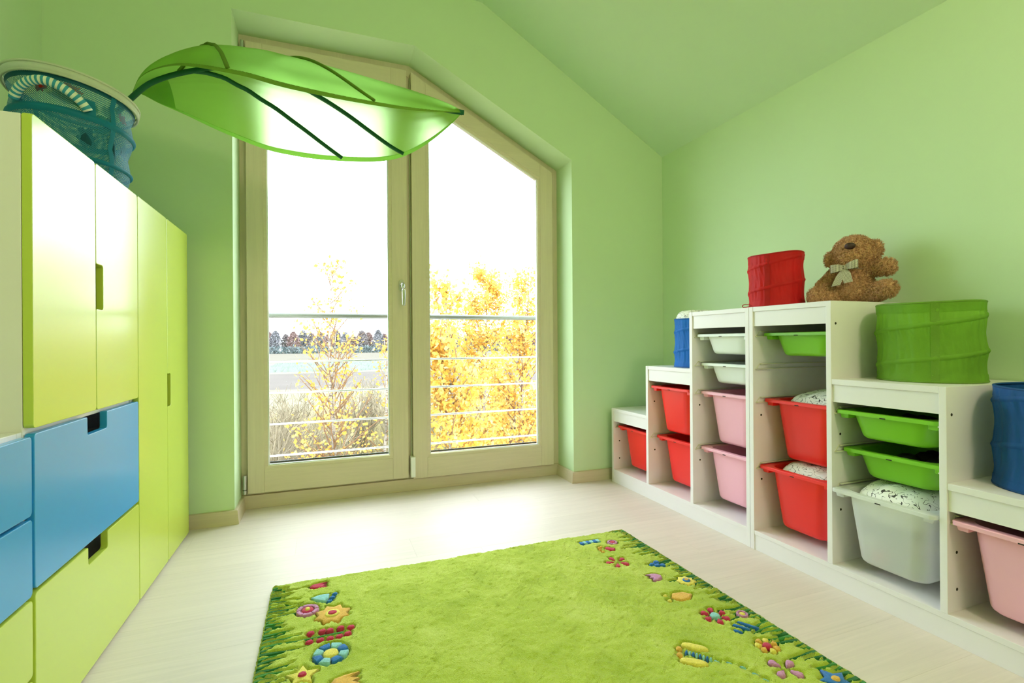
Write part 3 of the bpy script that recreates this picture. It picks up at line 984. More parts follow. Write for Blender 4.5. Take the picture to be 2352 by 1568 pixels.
    # gingham bow
    gm = stripes_mat('gingham_ribbon', (236, 230, 214), (46, 32, 28), 'u', 8, 0.5, True, 8)
    def strip(name, path, wid, normal_w):
        path = resample([tuple(P(*q)) for q in path], 26)
        mb = MB(); mb.uv = []
        n = len(path)
        wv_ = [Vector(normal_w(k / (n - 1))) for k in range(n)]
        vs, fs = [], []
        for k in range(n):
            for j in range(5):
                q = (j / 4 - 0.5) * wid(k / (n - 1))
                wob = 0.0012 * math.sin(5 * j + k * 0.4)
                vs.append(tuple(Vector(path[k]) + wv_[k] * q + F * wob))
                mb.uv.append((j / 4, k / (n - 1) * 2.8))
        for k in range(n - 1):
            for j in range(4):
                a_ = k * 5 + j
                fs.append((a_, a_ + 1, a_ + 6, a_ + 5))
        mb.add(vs, fs)
        return mb.build(name, gm, T, smooth=True)
    cz = 0.131
    upv = lambda t: U
    k0 = (-0.024, 0.078, cz)
    for s, z2 in ((-1, -0.004), (1, 0.010)):
        strip('bow_loop', [k0, (k0[0] + s * 0.018, 0.094, cz + z2 * .5), (k0[0] + s * 0.038, 0.092, cz + z2), (k0[0] + s * 0.041, 0.080, cz + z2), (k0[0] + s * 0.020, 0.076, cz + z2 * .5), k0],
              lambda t: 0.010 + 0.020 * math.sin(PI * t) ** 0.6, upv)
    for s, ex, ez in ((-1, -0.050, cz - 0.066), (1, -0.012, cz - 0.056)):
        strip('bow_tail', [k0, ((k0[0] + ex) / 2, 0.092, (cz + ez) / 2), (ex, 0.094, ez)], lambda t: 0.010 + 0.018 * min(1, t * 2.2), lambda t: Rt * 0.98 + U * 0.2)
    m4 = MB(); m4.ell(P(k0[0], 0.080, cz), (0.0065, 0.006, 0.0085), 12, 8, Mf); m4.uv = [(p[0] * 40, p[2] * 40) for p in m4.v]; m4.build('bow_knot', gm, T, smooth=True)
    ring = [tuple(P(0.003 + 0.041 * math.cos(2 * PI * k / 40), 0.004 + 0.043 * math.sin(2 * PI * k / 40), 0.128)) for k in range(41)]
    mr = MB().tube(ring, 0.0035, 6, False); mr.uv = [((i % 6) / 6, i // 6 / 3) for i in range(len(mr.v))]; mr.build('neck_ribbon', gm, T, smooth=True)
build_bear()

# ------------------------------------------------------------------ mesh laundry basket on the wardrobe
def build_basket():
    c = Vector((-0.750, 1.989, 1.2752))
    r, ztop = 0.160, 1.617
    tx, ty = -0.079, -0.086
    h = ztop - c.z
    B = empty('mesh_basket', c, 'blue mesh pop-up basket with a white rim standing on the wardrobe', 'basket')
    def pt(th, t, off=0.0):
        # t 0..1 from base to rim; waist between hoops
        hoops = (0.0, 0.30, 0.66, 1.0)
        d = min(abs(t - q) for q in hoops) / 0.18
        rad = r * (0.86 + 0.14 * t) - 0.012 * min(1, d) ** 1.5 + off
        x, y = rad * math.cos(th), rad * math.sin(th)
        z = c.z + 0.0004 + t * (h - 0.0004) + t * (tx * x + ty * y)
        return (c.x + x, c.y + y, z)
    NA = 96
    # netting: perforated cloth
    t = NT('perforated_blue_net')
    tc = t.n('ShaderNodeTexCoord'); sp = t.n('ShaderNodeSeparateXYZ'); t.l(tc.outputs['UV'], sp.inputs[0])
    u1 = t.math('MULTIPLY', t.math('ADD', sp.outputs[0], sp.outputs[1]), 1.0)
    u2 = t.math('MULTIPLY', t.math('SUBTRACT', sp.outputs[0], sp.outputs[1]), 1.0)
    s1 = t.math('ABSOLUTE', t.math('SINE', u1)); s2 = t.math('ABSOLUTE', t.math('SINE', u2))
    hole_ = t.math('GREATER_THAN', t.math('MULTIPLY', s1, s2), 0.50)
    tp = t.n('ShaderNodeBsdfTransparent')
    t.b.inputs['Base Color'].default_value = (*lin((22, 120, 146)), 1); t.b.inputs['Roughness'].default_value = 0.6
    mx = t.n('ShaderNodeMixShader'); t.l(hole_, mx.inputs[0]); t.l(t.b.outputs[0], mx.inputs[1]); t.l(tp.outputs[0], mx.inputs[2]); t.l(mx.outputs[0], t.out.inputs[0])
    NZ = 30
    m = MB()
    rings = [[pt(2 * PI * k / NA, j / NZ) for k in range(NA + 1)] for j in range(NZ + 1)]
    m.loft(rings, False)
    m.uv = [(k * 2 * PI * r / NA * 520, j / NZ * h * 520) for j in range(NZ + 1) for k in range(NA + 1)]
    m.build('net_wall', t.m, B, smooth=True)
    teal = fabric('teal_tape', (22, 130, 156), 0.3, 0.5)
    wht = fabric('white_rim_tape', (222, 228, 206), 0.3, 0.5)
    MB().loft([[(c.x + q * r * 0.86 * math.cos(2 * PI * k / NA), c.y + q * r * 0.86 * math.sin(2 * PI * k / NA), c.z + 0.0004) for k in range(NA)] for q in (0.02, 1)], True, True).build('base_disc', teal, B)
    for z0, z1 in ((0.285, 0.325), (0.63, 0.69)):
        hp = MB().loft([[pt(2 * PI * k / NA, z0 + (z1 - z0) * q / 4, 0.002 + 0.005 * math.sin(PI * q / 4)) for k in range(NA)] for q in range(5)], True).build('hoop_sleeve', teal, B, smooth=True)
    MB().loft([[pt(2 * PI * k / NA, z, 0.0015) for k in range(NA)] for z in (0.90, 0.935)], True).build('top_tape', fabric('dark_teal_tape', (8, 92, 112), 0.2, 0.5), B, smooth=True)
    rim = MB().loft([[pt(2 * PI * k / NA, 0.93 + 0.07 * q / 6, 0.006 + 0.006 * math.sin(PI * q / 6)) for k in range(NA)] for q in range(7)], True).build('rim_band', wht, B, smooth=True)
    for z in (0.935, 1.0):
        MB().tube([pt(2 * PI * k / NA, z, 0.009) for k in range(NA + 1)], 0.0035, 8, False).build('rim_piping', wht, rim, smooth=True)
    for a in (-0.55, 2.6):
        MB().loft([[pt(a + q * 0.05, z / 20 * 0.93, 0.0022) for z in range(21)] for q in (-1, 1)], False).build('side_tape', teal, B, smooth=True)
    # striped handle on the side turned to the room
    th0 = math.radians(-90)
    hm = stripes_mat('striped_handle', (226, 232, 214), (52, 150, 176), 'v', 1.0, 0.5)
    n = 60
    path = []
    for k in range(n):
        s_ = k / (n - 1)
        th = th0 - 0.56 + 1.12 * s_
        zz = 0.70 + 0.14 * math.sin(PI * s_) ** 0.8
        path.append(pt(th, zz, 0.012 + 0.022 * math.sin(PI * s_)))
    mh = MB().tube(path, 0.0125, 12)
    mh.uv = [((i % 12) / 12, (i // 12) / n * 17) for i in range(len(mh.v))]
    hd = mh.build('handle', hm, B, smooth=True)
    for s_ in (-0.60, 0.60):
        MB().loft([[pt(th0 + s_ + q * 0.10, 0.68 + 0.14 * z / 4, 0.003) for z in range(5)] for q in (-1, 0, 1)], False).build('handle_patch', teal, hd, smooth=True)
    # printed motifs on the net
    pats = [((200, 60, 40), -0.25, 0.80, 0.13, 0.045), ((196, 50, 40), -1.75, 0.84, 0.10, 0.05), ((214, 120, 40), -1.25, 0.86, 0.16, 0.04), ((130, 180, 50), -1.0, 0.76, 0.20, 0.05), ((190, 216, 180), -0.55, 0.78, 0.2, 0.07), ((190, 216, 180), -1.3, 0.79, 0.3, 0.06),
            ((10, 84, 104), -1.0, 0.48, 0.16, 0.09), ((10, 84, 104), -0.45, 0.45, 0.06, 0.10), ((10, 84, 104), -0.15, 0.50, 0.12, 0.07)]
    for k, (rgb, th, z, a, b) in enumerate(pats):
        N_ = 18
        ring = [pt(th + a * math.cos(2 * PI * q / N_) * (1 + 0.3 * math.sin(3 * q + k)), z + b * math.sin(2 * PI * q / N_) * (1 + 0.3 * math.cos(2 * q + k)), -0.0015) for q in range(N_)]
        MB().add(ring, [tuple(range(N_))]).build('printed_patch', fabric('print_%d' % k, rgb, 0.35, 0.6), B)
build_basket()

# ------------------------------------------------------------------ leaf canopy
def build_leaf():
    NEAR = [(-0.616, 2.05, 1.66), (-0.585, 2.02, 1.713), (-0.532, 1.97, 1.731), (-0.448, 1.88, 1.719), (-0.371, 1.8, 1.69), (-0.283, 1.7, 1.642), (-0.204, 1.63, 1.606), (-0.107, 1.57, 1.565), (0.022, 1.54, 1.542), (0.134, 1.55, 1.543), (0.273, 1.6, 1.567), (0.462, 1.7, 1.626)]
    FAR = [(-0.616, 2.05, 1.66), (-0.603, 2.08, 1.694), (-0.553, 2.13, 1.691), (-0.492, 2.17, 1.685), (-0.398, 2.2, 1.66), (-0.338, 2.21, 1.644), (-0.242, 2.22, 1.619), (-0.16, 2.22, 1.605), (-0.016, 2.2, 1.592), (0.15, 2.14, 1.581), (0.247, 2.08, 1.577), (0.317, 2.02, 1.586), (0.386, 1.93, 1.607), (0.44, 1.82, 1.628), (0.462, 1.7, 1.626)]
    MID = [(-0.616, 2.05, 1.66), (-0.542, 2.02, 1.718), (-0.45, 1.99, 1.748), (-0.377, 1.965, 1.764), (-0.328, 1.95, 1.768), (-0.199, 1.91, 1.754), (-0.058, 1.87, 1.728), (0.155, 1.8, 1.683), (0.314, 1.75, 1.652), (0.462, 1.7, 1.626)]
    NU, NV = 90, 26
    cn, cf, cm = (resample(q, NU + 1) for q in (NEAR, FAR, MID))
    T = empty('leaf_canopy', (-0.866, 2.545, 1.727), 'large green fabric leaf canopy arching in front of the window', 'canopy')
    cloth = fabric('leaf_cloth', (136, 188, 66), 0.55, 0.6, 0.03, refr=0.34, spec=0.15)
    dark = fabric('dark_green_tape', (18, 92, 58), 0.06, 0.6)
    edge = fabric('green_edge_tape', (128, 186, 66), 0.6, 0.55)
    olive = fabric('green_rib_tape', (108, 146, 44), 0.25, 0.55)
    def cur(c, u):
        x = min(max(u, 0), 1) * NU
        i = min(int(x), NU - 1)
        return c[i] + (c[i + 1] - c[i]) * (x - i)
    def S(rim, amp, u, v, off=0.0):
        p = cur(cm, u) * (1 - v) + cur(rim, u) * v
        env = max(0, math.sin(PI * min(1, max(0, u)))) ** 0.6
        p = p + np.array([0, 0, amp * env * math.sin(PI * v) + off])
        wr = 0.0022 * env * math.sin(PI * v) * math.sin(46 * v + 10 * math.sin(6 * u)) * math.exp(-((u - 0.25) / 0.18) ** 2)
        wr += 0.002 * env * math.sin(PI * v) * math.sin(30 * v - 22 * u) * math.exp(-((u - 0.85) / 0.15) ** 2)
        return p + np.array([0, 0, wr])
    for nm, rim, amp in (('fabric_half', cn, 0.078), ('fabric_half', cf, 0.045)):
        MB().loft([[tuple(S(rim, amp, i / NU, j / NV)) for j in range(NV + 1)] for i in range(NU + 1)], False).build(nm, cloth, T, smooth=True)
    for rim, amp, em in ((cn, 0.078, olive), (cf, 0.045, edge)):
        m = MB()
        rows = []
        for v in (0.995, 1.012, 1.03, 1.046):
            rows.append([tuple(S(rim, amp, i / NU, v)) for i in range(NU + 1)])
        m.loft(rows, False).build('edge_binding', em, T, smooth=True)
    def rib(rim, amp, u0, u1, mat, off, w0=0.009):
        n = 30
        pts = [S(rim, amp, u0 + (u1 - u0) * (k / n), k / n, off) for k in range(n + 1)]
        MB().tube([tuple(p) for p in pts], w0 * 0.55, 8, True, 1.5).build('rib', mat, T, smooth=True)
    rib(cn, 0.078, 0.16, 0.40, olive, 0.004)
    rib(cn, 0.078, 0.40, 0.74, olive, 0.004)
    rib(cf, 0.045, 0.20, 0.545, dark, -0.005, 0.0125)
    rib(cf, 0.045, 0.47, 0.735, dark, -0.005, 0.0125)
    st = [(-0.866, 2.540, 1.727), (-0.80, 2.42, 1.705), (-0.744, 2.3, 1.688), (-0.68, 2.17, 1.668)] + [tuple(p - np.array([0, 0, 0.004])) for p in cm[::6]]
    st = resample(st, 90)
    MB().tube([tuple(p) for p in st], [0.011 - 0.005 * k / 89 for k in range(90)], 10).build('stem', dark, T, smooth=True)
    # pocket at the foot of the leaf, tip cap, wall bracket
    MB().loft([[tuple(S(cf, 0.045, u / 12 * 0.12, v / 6, -0.003)) for v in range(7)] for u in range(13)], False).build('foot_pocket', edge, T, smooth=True)
    MB().tube([tuple(cm[-3]), tuple(cm[-1] + np.array([0.006, 0, 0]))], 0.009, 8).build('tip_cap', dark, T, smooth=True)
    MB().tube([(-0.866, 2.520, 1.727), (-0.866, 2.5449, 1.727)], 0.035, 20).build('wall_bracket', plain('green_bracket', (40, 110, 60), 0.5), T)
build_leaf()

# ------------------------------------------------------------------ rug with tufted flowers
def build_rug():
    X0, X1, Y0, Y1 = -0.165, 1.180, -0.15, 1.805
    T = empty('rug', ((X0 + X1) / 2, (Y0 + Y1) / 2, 0), 'thick lime rug with tufted flowers and grass blades along its edges', 'rug')
    CR, LI, LB, BL, YE, OR, GR, DG = (200, 58, 92), (204, 140, 186), (146, 202, 208), (52, 116, 192), (236, 218, 104), (232, 180, 88), (64, 138, 62), (44, 112, 58)
    pieces = []
    def poly(cx, cy, rx, ry, rot=0, n=20, lob=0, la=0.0, ph=0):
        P = []
        for k in range(n):
            a = 2 * PI * k / n
            q = 1 + la * math.cos(lob * a + ph)
            x, y = rx * q * math.cos(a), ry * q * math.sin(a)
            P.append((cx + x * math.cos(rot) - y * math.sin(rot), cy + x * math.sin(rot) + y * math.cos(rot)))
        return P
    def add(name, P, col, h=0.019):
        pieces.append((name, P, col, h))
    def dot(cx, cy, r, col, name='tufted_dot', asp=1.0, rot=0):
        add(name, poly(cx, cy, r * asp, r, rot, 14), col)
    def petal(cx, cy, a, r0, r1, wd, col):
        P = []
        n = 16
        for k in range(n):
            t = 2 * PI * k / n
            s = (r0 + r1) / 2 + (r1 - r0) / 2 * math.cos(t)
            q = wd * math.sin(t) * (0.6 + 0.4 * math.cos(t))
            P.append((cx + s * math.cos(a) - q * math.sin(a), cy + s * math.sin(a) + q * math.cos(a)))
        add('flower_petal', P, col)
    def ringf(cx, cy, r, col, col2, col3=None):
        n = 6
        for k in range(n):
            a0, a1 = 2 * PI * k / n, 2 * PI * (k + 1) / n
            P = [(cx + r * math.cos(a0 + (a1 - a0) * i / 4), cy + r * math.sin(a0 + (a1 - a0) * i / 4)) for i in range(5)] + \
                [(cx + r * .62 * math.cos(a1 - (a1 - a0) * i / 4), cy + r * .62 * math.sin(a1 - (a1 - a0) * i / 4)) for i in range(5)]
            add('flower_ring', P, col)
        dot(cx, cy, r * .56, col2, 'flower_disc')
        if col3: add('flower_center', poly(cx, cy, r * .26, r * .26, 0, 12), col3, 0.0225)
    def star(cx, cy, r, n, col, cc, inner=0.55, c2=None):
        P = []
        for k in range(2 * n):
            q = r if k % 2 == 0 else r * inner
            P.append((cx + q * math.cos(PI * k / n + 0.3), cy + q * math.sin(PI * k / n + 0.3)))
        add('flower_star', P, col, 0.018)
        if c2: add('flower_disc', poly(cx, cy, r * .42, r * .42, 0, 14), c2, 0.0205)
        add('flower_center', poly(cx, cy, r * .27, r * .24, 0, 12), cc, 0.0225)
    def tulip(cx, cy, L, wd, s, col):
        # s = +1 opens towards +x, -1 towards -x
        P = [(-L * .5, 0), (-L * .35, wd * .35), (0, wd * .5), (L * .5, wd * .5), (L * .22, wd * .22), (L * .48, 0.0), (L * .22, -wd * .22), (L * .5, -wd * .5), (0, -wd * .5), (-L * .35, -wd * .35)]
        add('tulip_head', [(cx + s * x, cy + y) for x, y in P][::s], col)
    # --- strip beside the cabinets
    tulip(-0.023, 1.746, 0.056, 0.034, 1, CR)
    add('bell_head', [(-0.045, 1.668), (-0.030, 1.648), (0.000, 1.630), (0.006, 1.652), (0.010, 1.678), (-0.02, 1.680)], LB)
    for q in ((0.026, 1.673), (0.018, 1.652), (0.010, 1.631)): dot(*q, 0.0075, BL, asp=1.2)
    ringf(-0.052, 1.600, 0.032, LI, CR, YE)
    star(0.017, 1.552, 0.053, 8, OR, CR, 0.72, YE)
    for q in ((-0.041, 1.471), (-0.011, 1.470), (0.009, 1.467), (0.037, 1.468), (0.064, 1.462), (-0.043, 1.429), (-0.016, 1.428), (0.009, 1.426), (0.033, 1.427), (0.055, 1.433)):
        dot(*q, 0.0085, CR, asp=1.25, rot=0.3)
    add('flower_stem', [(-0.10, 1.446), (0.045, 1.446), (0.045, 1.452), (-0.10, 1.451)], GR, 0.014)
    cx, cy, r = 0.010, 1.357, 0.044
    for k in range(8):
        a0, a1 = 2 * PI * k / 8 + 0.03, 2 * PI * (k + 1) / 8 - 0.03
        P = [(cx + r * math.cos(a0 + (a1 - a0) * i / 4), cy + r * math.sin(a0 + (a1 - a0) * i / 4)) for i in range(5)] + [(cx + r * .5 * math.cos(a1), cy + r * .5 * math.sin(a1)), (cx + r * .5 * math.cos(a0), cy + r * .5 * math.sin(a0))]
        add('flower_petal', P, LB if k % 2 else BL)
    dot(cx, cy, 0.0195, YE, 'flower_center')
    star(-0.055, 1.290, 0.040, 5, YE, CR, 0.5)
    tulip(0.040, 1.232, 0.070, 0.045, 1, OR)
    # --- strip beside the storage
    for k in range(6):
        x = 0.937 + k * 0.0145
        add('caterpillar_stripe', [(x, 1.717), (x + 0.0125, 1.717), (x + 0.0125, 1.742), (x, 1.742)], BL if k % 2 == 0 else LB)
    ringf(1.060, 1.694, 0.020, LI, CR)
    add('bell_head', [(1.040, 1.640), (1.020, 1.622), (0.998, 1.652), (1.012, 1.664)], CR)
    for q in ((0.985, 1.668), (0.979, 1.650), (0.981, 1.632), (0.996, 1.672)): dot(*q, 0.006, OR)
    for k in range(5): petal(0.982, 1.537, 0.45 + 2 * PI * k / 5, 0.012, 0.043, 0.0125, CR)
    for q in ((1.088, 1.476), (1.112, 1.486), (1.118, 1.458), (1.100, 1.464)): dot(*q, 0.0095, BL, asp=1.2)
    tulip(1.038, 1.393, 0.050, 0.044, -1, LI)
    star(1.117, 1.333, 0.033, 8, YE, OR, 0.75, BL)
    add('fan_head', [(1.000, 1.262), (1.018, 1.282), (1.055, 1.276), (1.074, 1.256), (1.050, 1.236), (1.015, 1.236)], OR)
    for q in ((0.990, 1.279), (0.984, 1.250)): dot(*q, 0.006, YE, asp=1.3)
    for k in range(6): petal(1.053, 1.135, 0.2 + 2 * PI * k / 6, 0.017, 0.040, 0.0125, CR)
    dot(1.053, 1.135, 0.0145, LB, 'flower_center')
    ringf(1.131, 1.112, 0.0165, LI, YE)
    for (x, y, L) in ((1.050, 1.050, 0.012), (1.074, 1.062, 0.022), (1.099, 1.063, 0.028)):
        add('blue_dash', [(x - L * .6, y + L * .8), (x - L * .6 + 0.007, y + L * .9), (x + L * .6 + 0.004, y - L * .8), (x + L * .6 - 0.003, y - L * .9)][::-1], BL)
    add('butterfly_wing', poly(0.895, 1.038, 0.034, 0.0125, -0.75, 18), YE)
    add('butterfly_wing', poly(0.851, 0.990, 0.034, 0.0125, -0.62, 18), YE)
    for k in range(8):
        t = (k + .5) / 8
        x, y = 0.858 + 0.042 * t, 1.032 - 0.052 * t
        add('butterfly_body', poly(x, y, 0.0075, 0.0036, 0.67, 10), BL if k % 2 == 0 else LB)
    dot(0.853, 1.048, 0.008, OR, 'butterfly_feeler'); dot(0.838, 1.027, 0.008, OR, 'butterfly_feeler')
    for q in ((0.908, 0.974), (0.932, 0.958), (0.951, 0.934), (0.959, 0.905), (0.965, 0.880)): add('trail_dash', poly(q[0], q[1], 0.008, 0.0028, -1.0, 10), LB, 0.015)
    for k in range(7): petal(1.075, 0.975, 2 * PI * k / 7, 0.012, 0.031, 0.0115, YE if k % 2 else OR)
    dot(1.075, 0.975, 0.0115, CR, 'flower_center')
    for k in range(4): petal(1.040, 0.890, 0.4 + PI / 2 * k, 0.010, 0.040, 0.014, LI)
    star(1.114, 0.818, 0.040, 5, BL, OR, 0.55)
    # --- the same kinds of flowers go on towards the other end
    for x, s in ((0.0, 1), (1.05, -1)):
        for j, y in enumerate((1.12, 0.98, 0.84, 0.70, 0.56, 0.42, 0.28, 0.14) if s > 0 else (0.70, 0.56, 0.42, 0.28, 0.14)):
            if j % 3 == 0: ringf(x, y, 0.032, LI, CR, YE)
            elif j % 3 == 1:
                for k in range(6): petal(x, y, 2 * PI * k / 6, 0.014, 0.042, 0.013, CR)
            else: star(x, y, 0.044, 7, YE, OR, 0.7)
    # --- grass blades
    R = random.Random(11)
    for side in (0, 1):
        y = Y0 + 0.012
        while y < Y1 - 0.006:
            L = R.choice((0.035, 0.05, 0.065, 0.085, 0.105)) * R.uniform(0.85, 1.15)
            sl = R.uniform(-0.10, 0.22) * L
            wdt = R.uniform(0.0065, 0.0095)
            n = 7
            up, dn = [], []
            for k in range(n):
                t = k / (n - 1)
                x = 0.003 + L * t
                yy = y + sl * t * t + 0.002 * math.sin(5 * t + y * 90)
                ww = wdt * (1 - t ** 2.2) * 0.5 + 0.0004
                up.append((x, yy + ww)); dn.append((x, yy - ww))
            P = dn + up[::-1]
            if side == 0: P = [(X0 + a, b) for a, b in P]
            else: P = [(X1 - a, b) for a, b in P][::-1]
            P = [(a, min(Y1 - 0.003, b)) for a, b in P]
            add('grass_blade', P, GR if R.random() < 0.6 else DG, 0.0142)
            y += R.uniform(0.0150, 0.0200)
    # --- pile height field, carved around every motif
    st = 0.0048
    nx, ny = int((X1 - X0) / st), int((Y1 - Y0) / st)
    gx = np.linspace(X0, X1, nx + 1); gy = np.linspace(Y0, Y1, ny + 1)
    Z = np.full((ny + 1, nx + 1), 0.0185)
    def smooth_noise(cell):
        sx, sy = int((X1 - X0) / cell) + 3, int((Y1 - Y0) / cell) + 3
        g = rng.random((sy, sx))
        fx = (gx - X0) / cell; fy = (gy - Y0) / cell
        ix, iy = fx.astype(int), fy.astype(int)
        tx, ty = fx - ix, fy - iy
        tx = tx * tx * (3 - 2 * tx); ty = ty * ty * (3 - 2 * ty)
        a = g[np.ix_(iy, ix)] * (1 - tx) + g[np.ix_(iy, ix + 1)] * tx
        b = g[np.ix_(iy + 1, ix)] * (1 - tx) + g[np.ix_(iy + 1, ix + 1)] * tx
        return a * (1 - ty)[:, None] + b * ty[:, None] - 0.5
    Z += 0.004 * smooth_noise(0.09) + 0.0030 * smooth_noise(0.030) + 0.0028 * smooth_noise(0.012) + 0.0026 * (rng.random(Z.shape) - 0.5)
    for name, P, col, h in pieces:
        P = np.array(P)
        mg = 0.0055 if name != 'grass_blade' else 0.0030
        a0, b0 = P.min(0) - mg - st; a1, b1 = P.max(0) + mg + st
        i0, i1 = np.searchsorted(gx, a0), np.searchsorted(gx, a1)
        j0, j1 = np.searchsorted(gy, b0), np.searchsorted(gy, b1)
        if i1 <= i0 or j1 <= j0: continue
        qx, qy = np.meshgrid(gx[i0:i1], gy[j0:j1])
        ins = np.zeros(qx.shape, bool); dist = np.full(qx.shape, 9.0)
        for k in range(len(P)):
            x1, y1 = P[k]; x2, y2 = P[(k + 1) % len(P)]
            c_ = ((y1 > qy) != (y2 > qy)) & (qx < (x2 - x1) * (qy - y1) / (y2 - y1 + 1e-12) + x1)
            ins ^= c_
            dx, dy = x2 - x1, y2 - y1
            t = np.clip(((qx - x1) * dx + (qy - y1) * dy) / (dx * dx + dy * dy + 1e-12), 0, 1)
            dist = np.minimum(dist, np.hypot(qx - x1 - t * dx, qy - y1 - t * dy))
        lvl = 0.007
        sub = Z[j0:j1, i0:i1]
        tgt = np.where(ins | (dist < mg * 0.4), lvl, lvl + (sub - lvl) * np.clip((dist - mg * 0.4) / (mg * 0.6), 0, 1))
        Z[j0:j1, i0:i1] = np.minimum(sub, tgt)
    # rounded, slightly ragged border
    ex = np.minimum(gx - X0, X1 - gx)[None, :]; ey = np.minimum(gy - Y0, Y1 - gy)[:, None]
    e = np.minimum(ex, ey)
    Z *= np.clip(0.45 + e / 0.012 * 0.55, 0, 1) ** 0.6
    XX, YY = np.meshgrid(gx, gy)
    jx, jy = (rng.random(Z.shape) - 0.5) * st * 0.7, (rng.random(Z.shape) - 0.5) * st * 0.7
    V = np.stack([XX + jx, YY + jy, Z], -1).reshape(-1, 3)
    nxx = nx + 1
    ii = (np.arange(ny)[:, None] * nxx + np.arange(nx)[None, :]).reshape(-1)
    Fq = np.stack([ii, ii + 1, ii + 1 + nxx, ii + nxx], 1).tolist()
    # skirt down to the floor
    bidx = list(range(nx + 1)) + [k * nxx + nx for k in range(1, ny + 1)] + [ny * nxx + k for k in range(nx - 1, -1, -1)] + [k * nxx for k in range(ny - 1, 0, -1)]
    V = V.tolist(); b0 = len(V)
    V += [(V[q][0], V[q][1], 0.0005) for q in bidx]
    nb = len(bidx)
    Fq += [(bidx[k], b0 + k, b0 + (k + 1) % nb, bidx[(k + 1) % nb]) for k in range(nb)]
    t = NT('lime_pile')
    v = t.coord()
    big = t.noise(v, 7, 5, 0.6, 0.4)
    fine = t.noise(v, 420, 2)
    c1 = t.ramp(t.math('ADD', t.math('MULTIPLY', big, 0.7), t.math('MULTIPLY', fine, 0.3)), [(0.30, lin((160, 182, 40))), (0.52, lin((192, 208, 72))), (0.74, lin((218, 228, 122)))])
    t.l(c1, t.b.inputs['Base Color']); t.b.inputs['Roughness'].default_value = 0.95; t.b.inputs['Sheen Weight'].default_value = 0.25; t.b.inputs['Specular IOR Level'].default_value = 0.1
    t.bump(fine, 0.9, 0.004)
    mb = MB(); mb.v, mb.f = V, Fq
    mb.build('pile', t.m, T, smooth=True)['kind'] = 'stuff'
    def pm(col):
        return plain('wool_%d_%d_%d' % col, col, 0.95, 0.16, 220, 0.8, 420, 0.1, sheen=0.2)
    for name, P, col, h in pieces:
        c = np.mean(P, 0); n = len(P)
        m = MB()
        Pn = np.array(P)
        dv = Pn - c; ln = np.linalg.norm(dv, axis=1)[:, None] + 1e-9
        ins = np.minimum(0.0022, ln * 0.35)
        if name == 'flower_ring':
            w_ = 0.28
            r1_, r2_ = Pn + (c - Pn) * w_ * .5, Pn + (c - Pn) * w_
        else:
            r1_, r2_ = Pn - dv / ln * ins, Pn - dv / ln * ins - dv * 0.3
        rings = [[(p[0], p[1], 0.003) for p in Pn], [(p[0], p[1], h * 0.8) for p in Pn], [(p[0], p[1], h - 0.0006 + 0.0012 * R.random()) for p in r1_], [(p[0], p[1], h + 0.0012 * R.random()) for p in r2_]]
        m.loft(rings, True, True, True)
        o = m.build(name, pm(col), T, smooth=name != 'grass_blade')
build_rug()

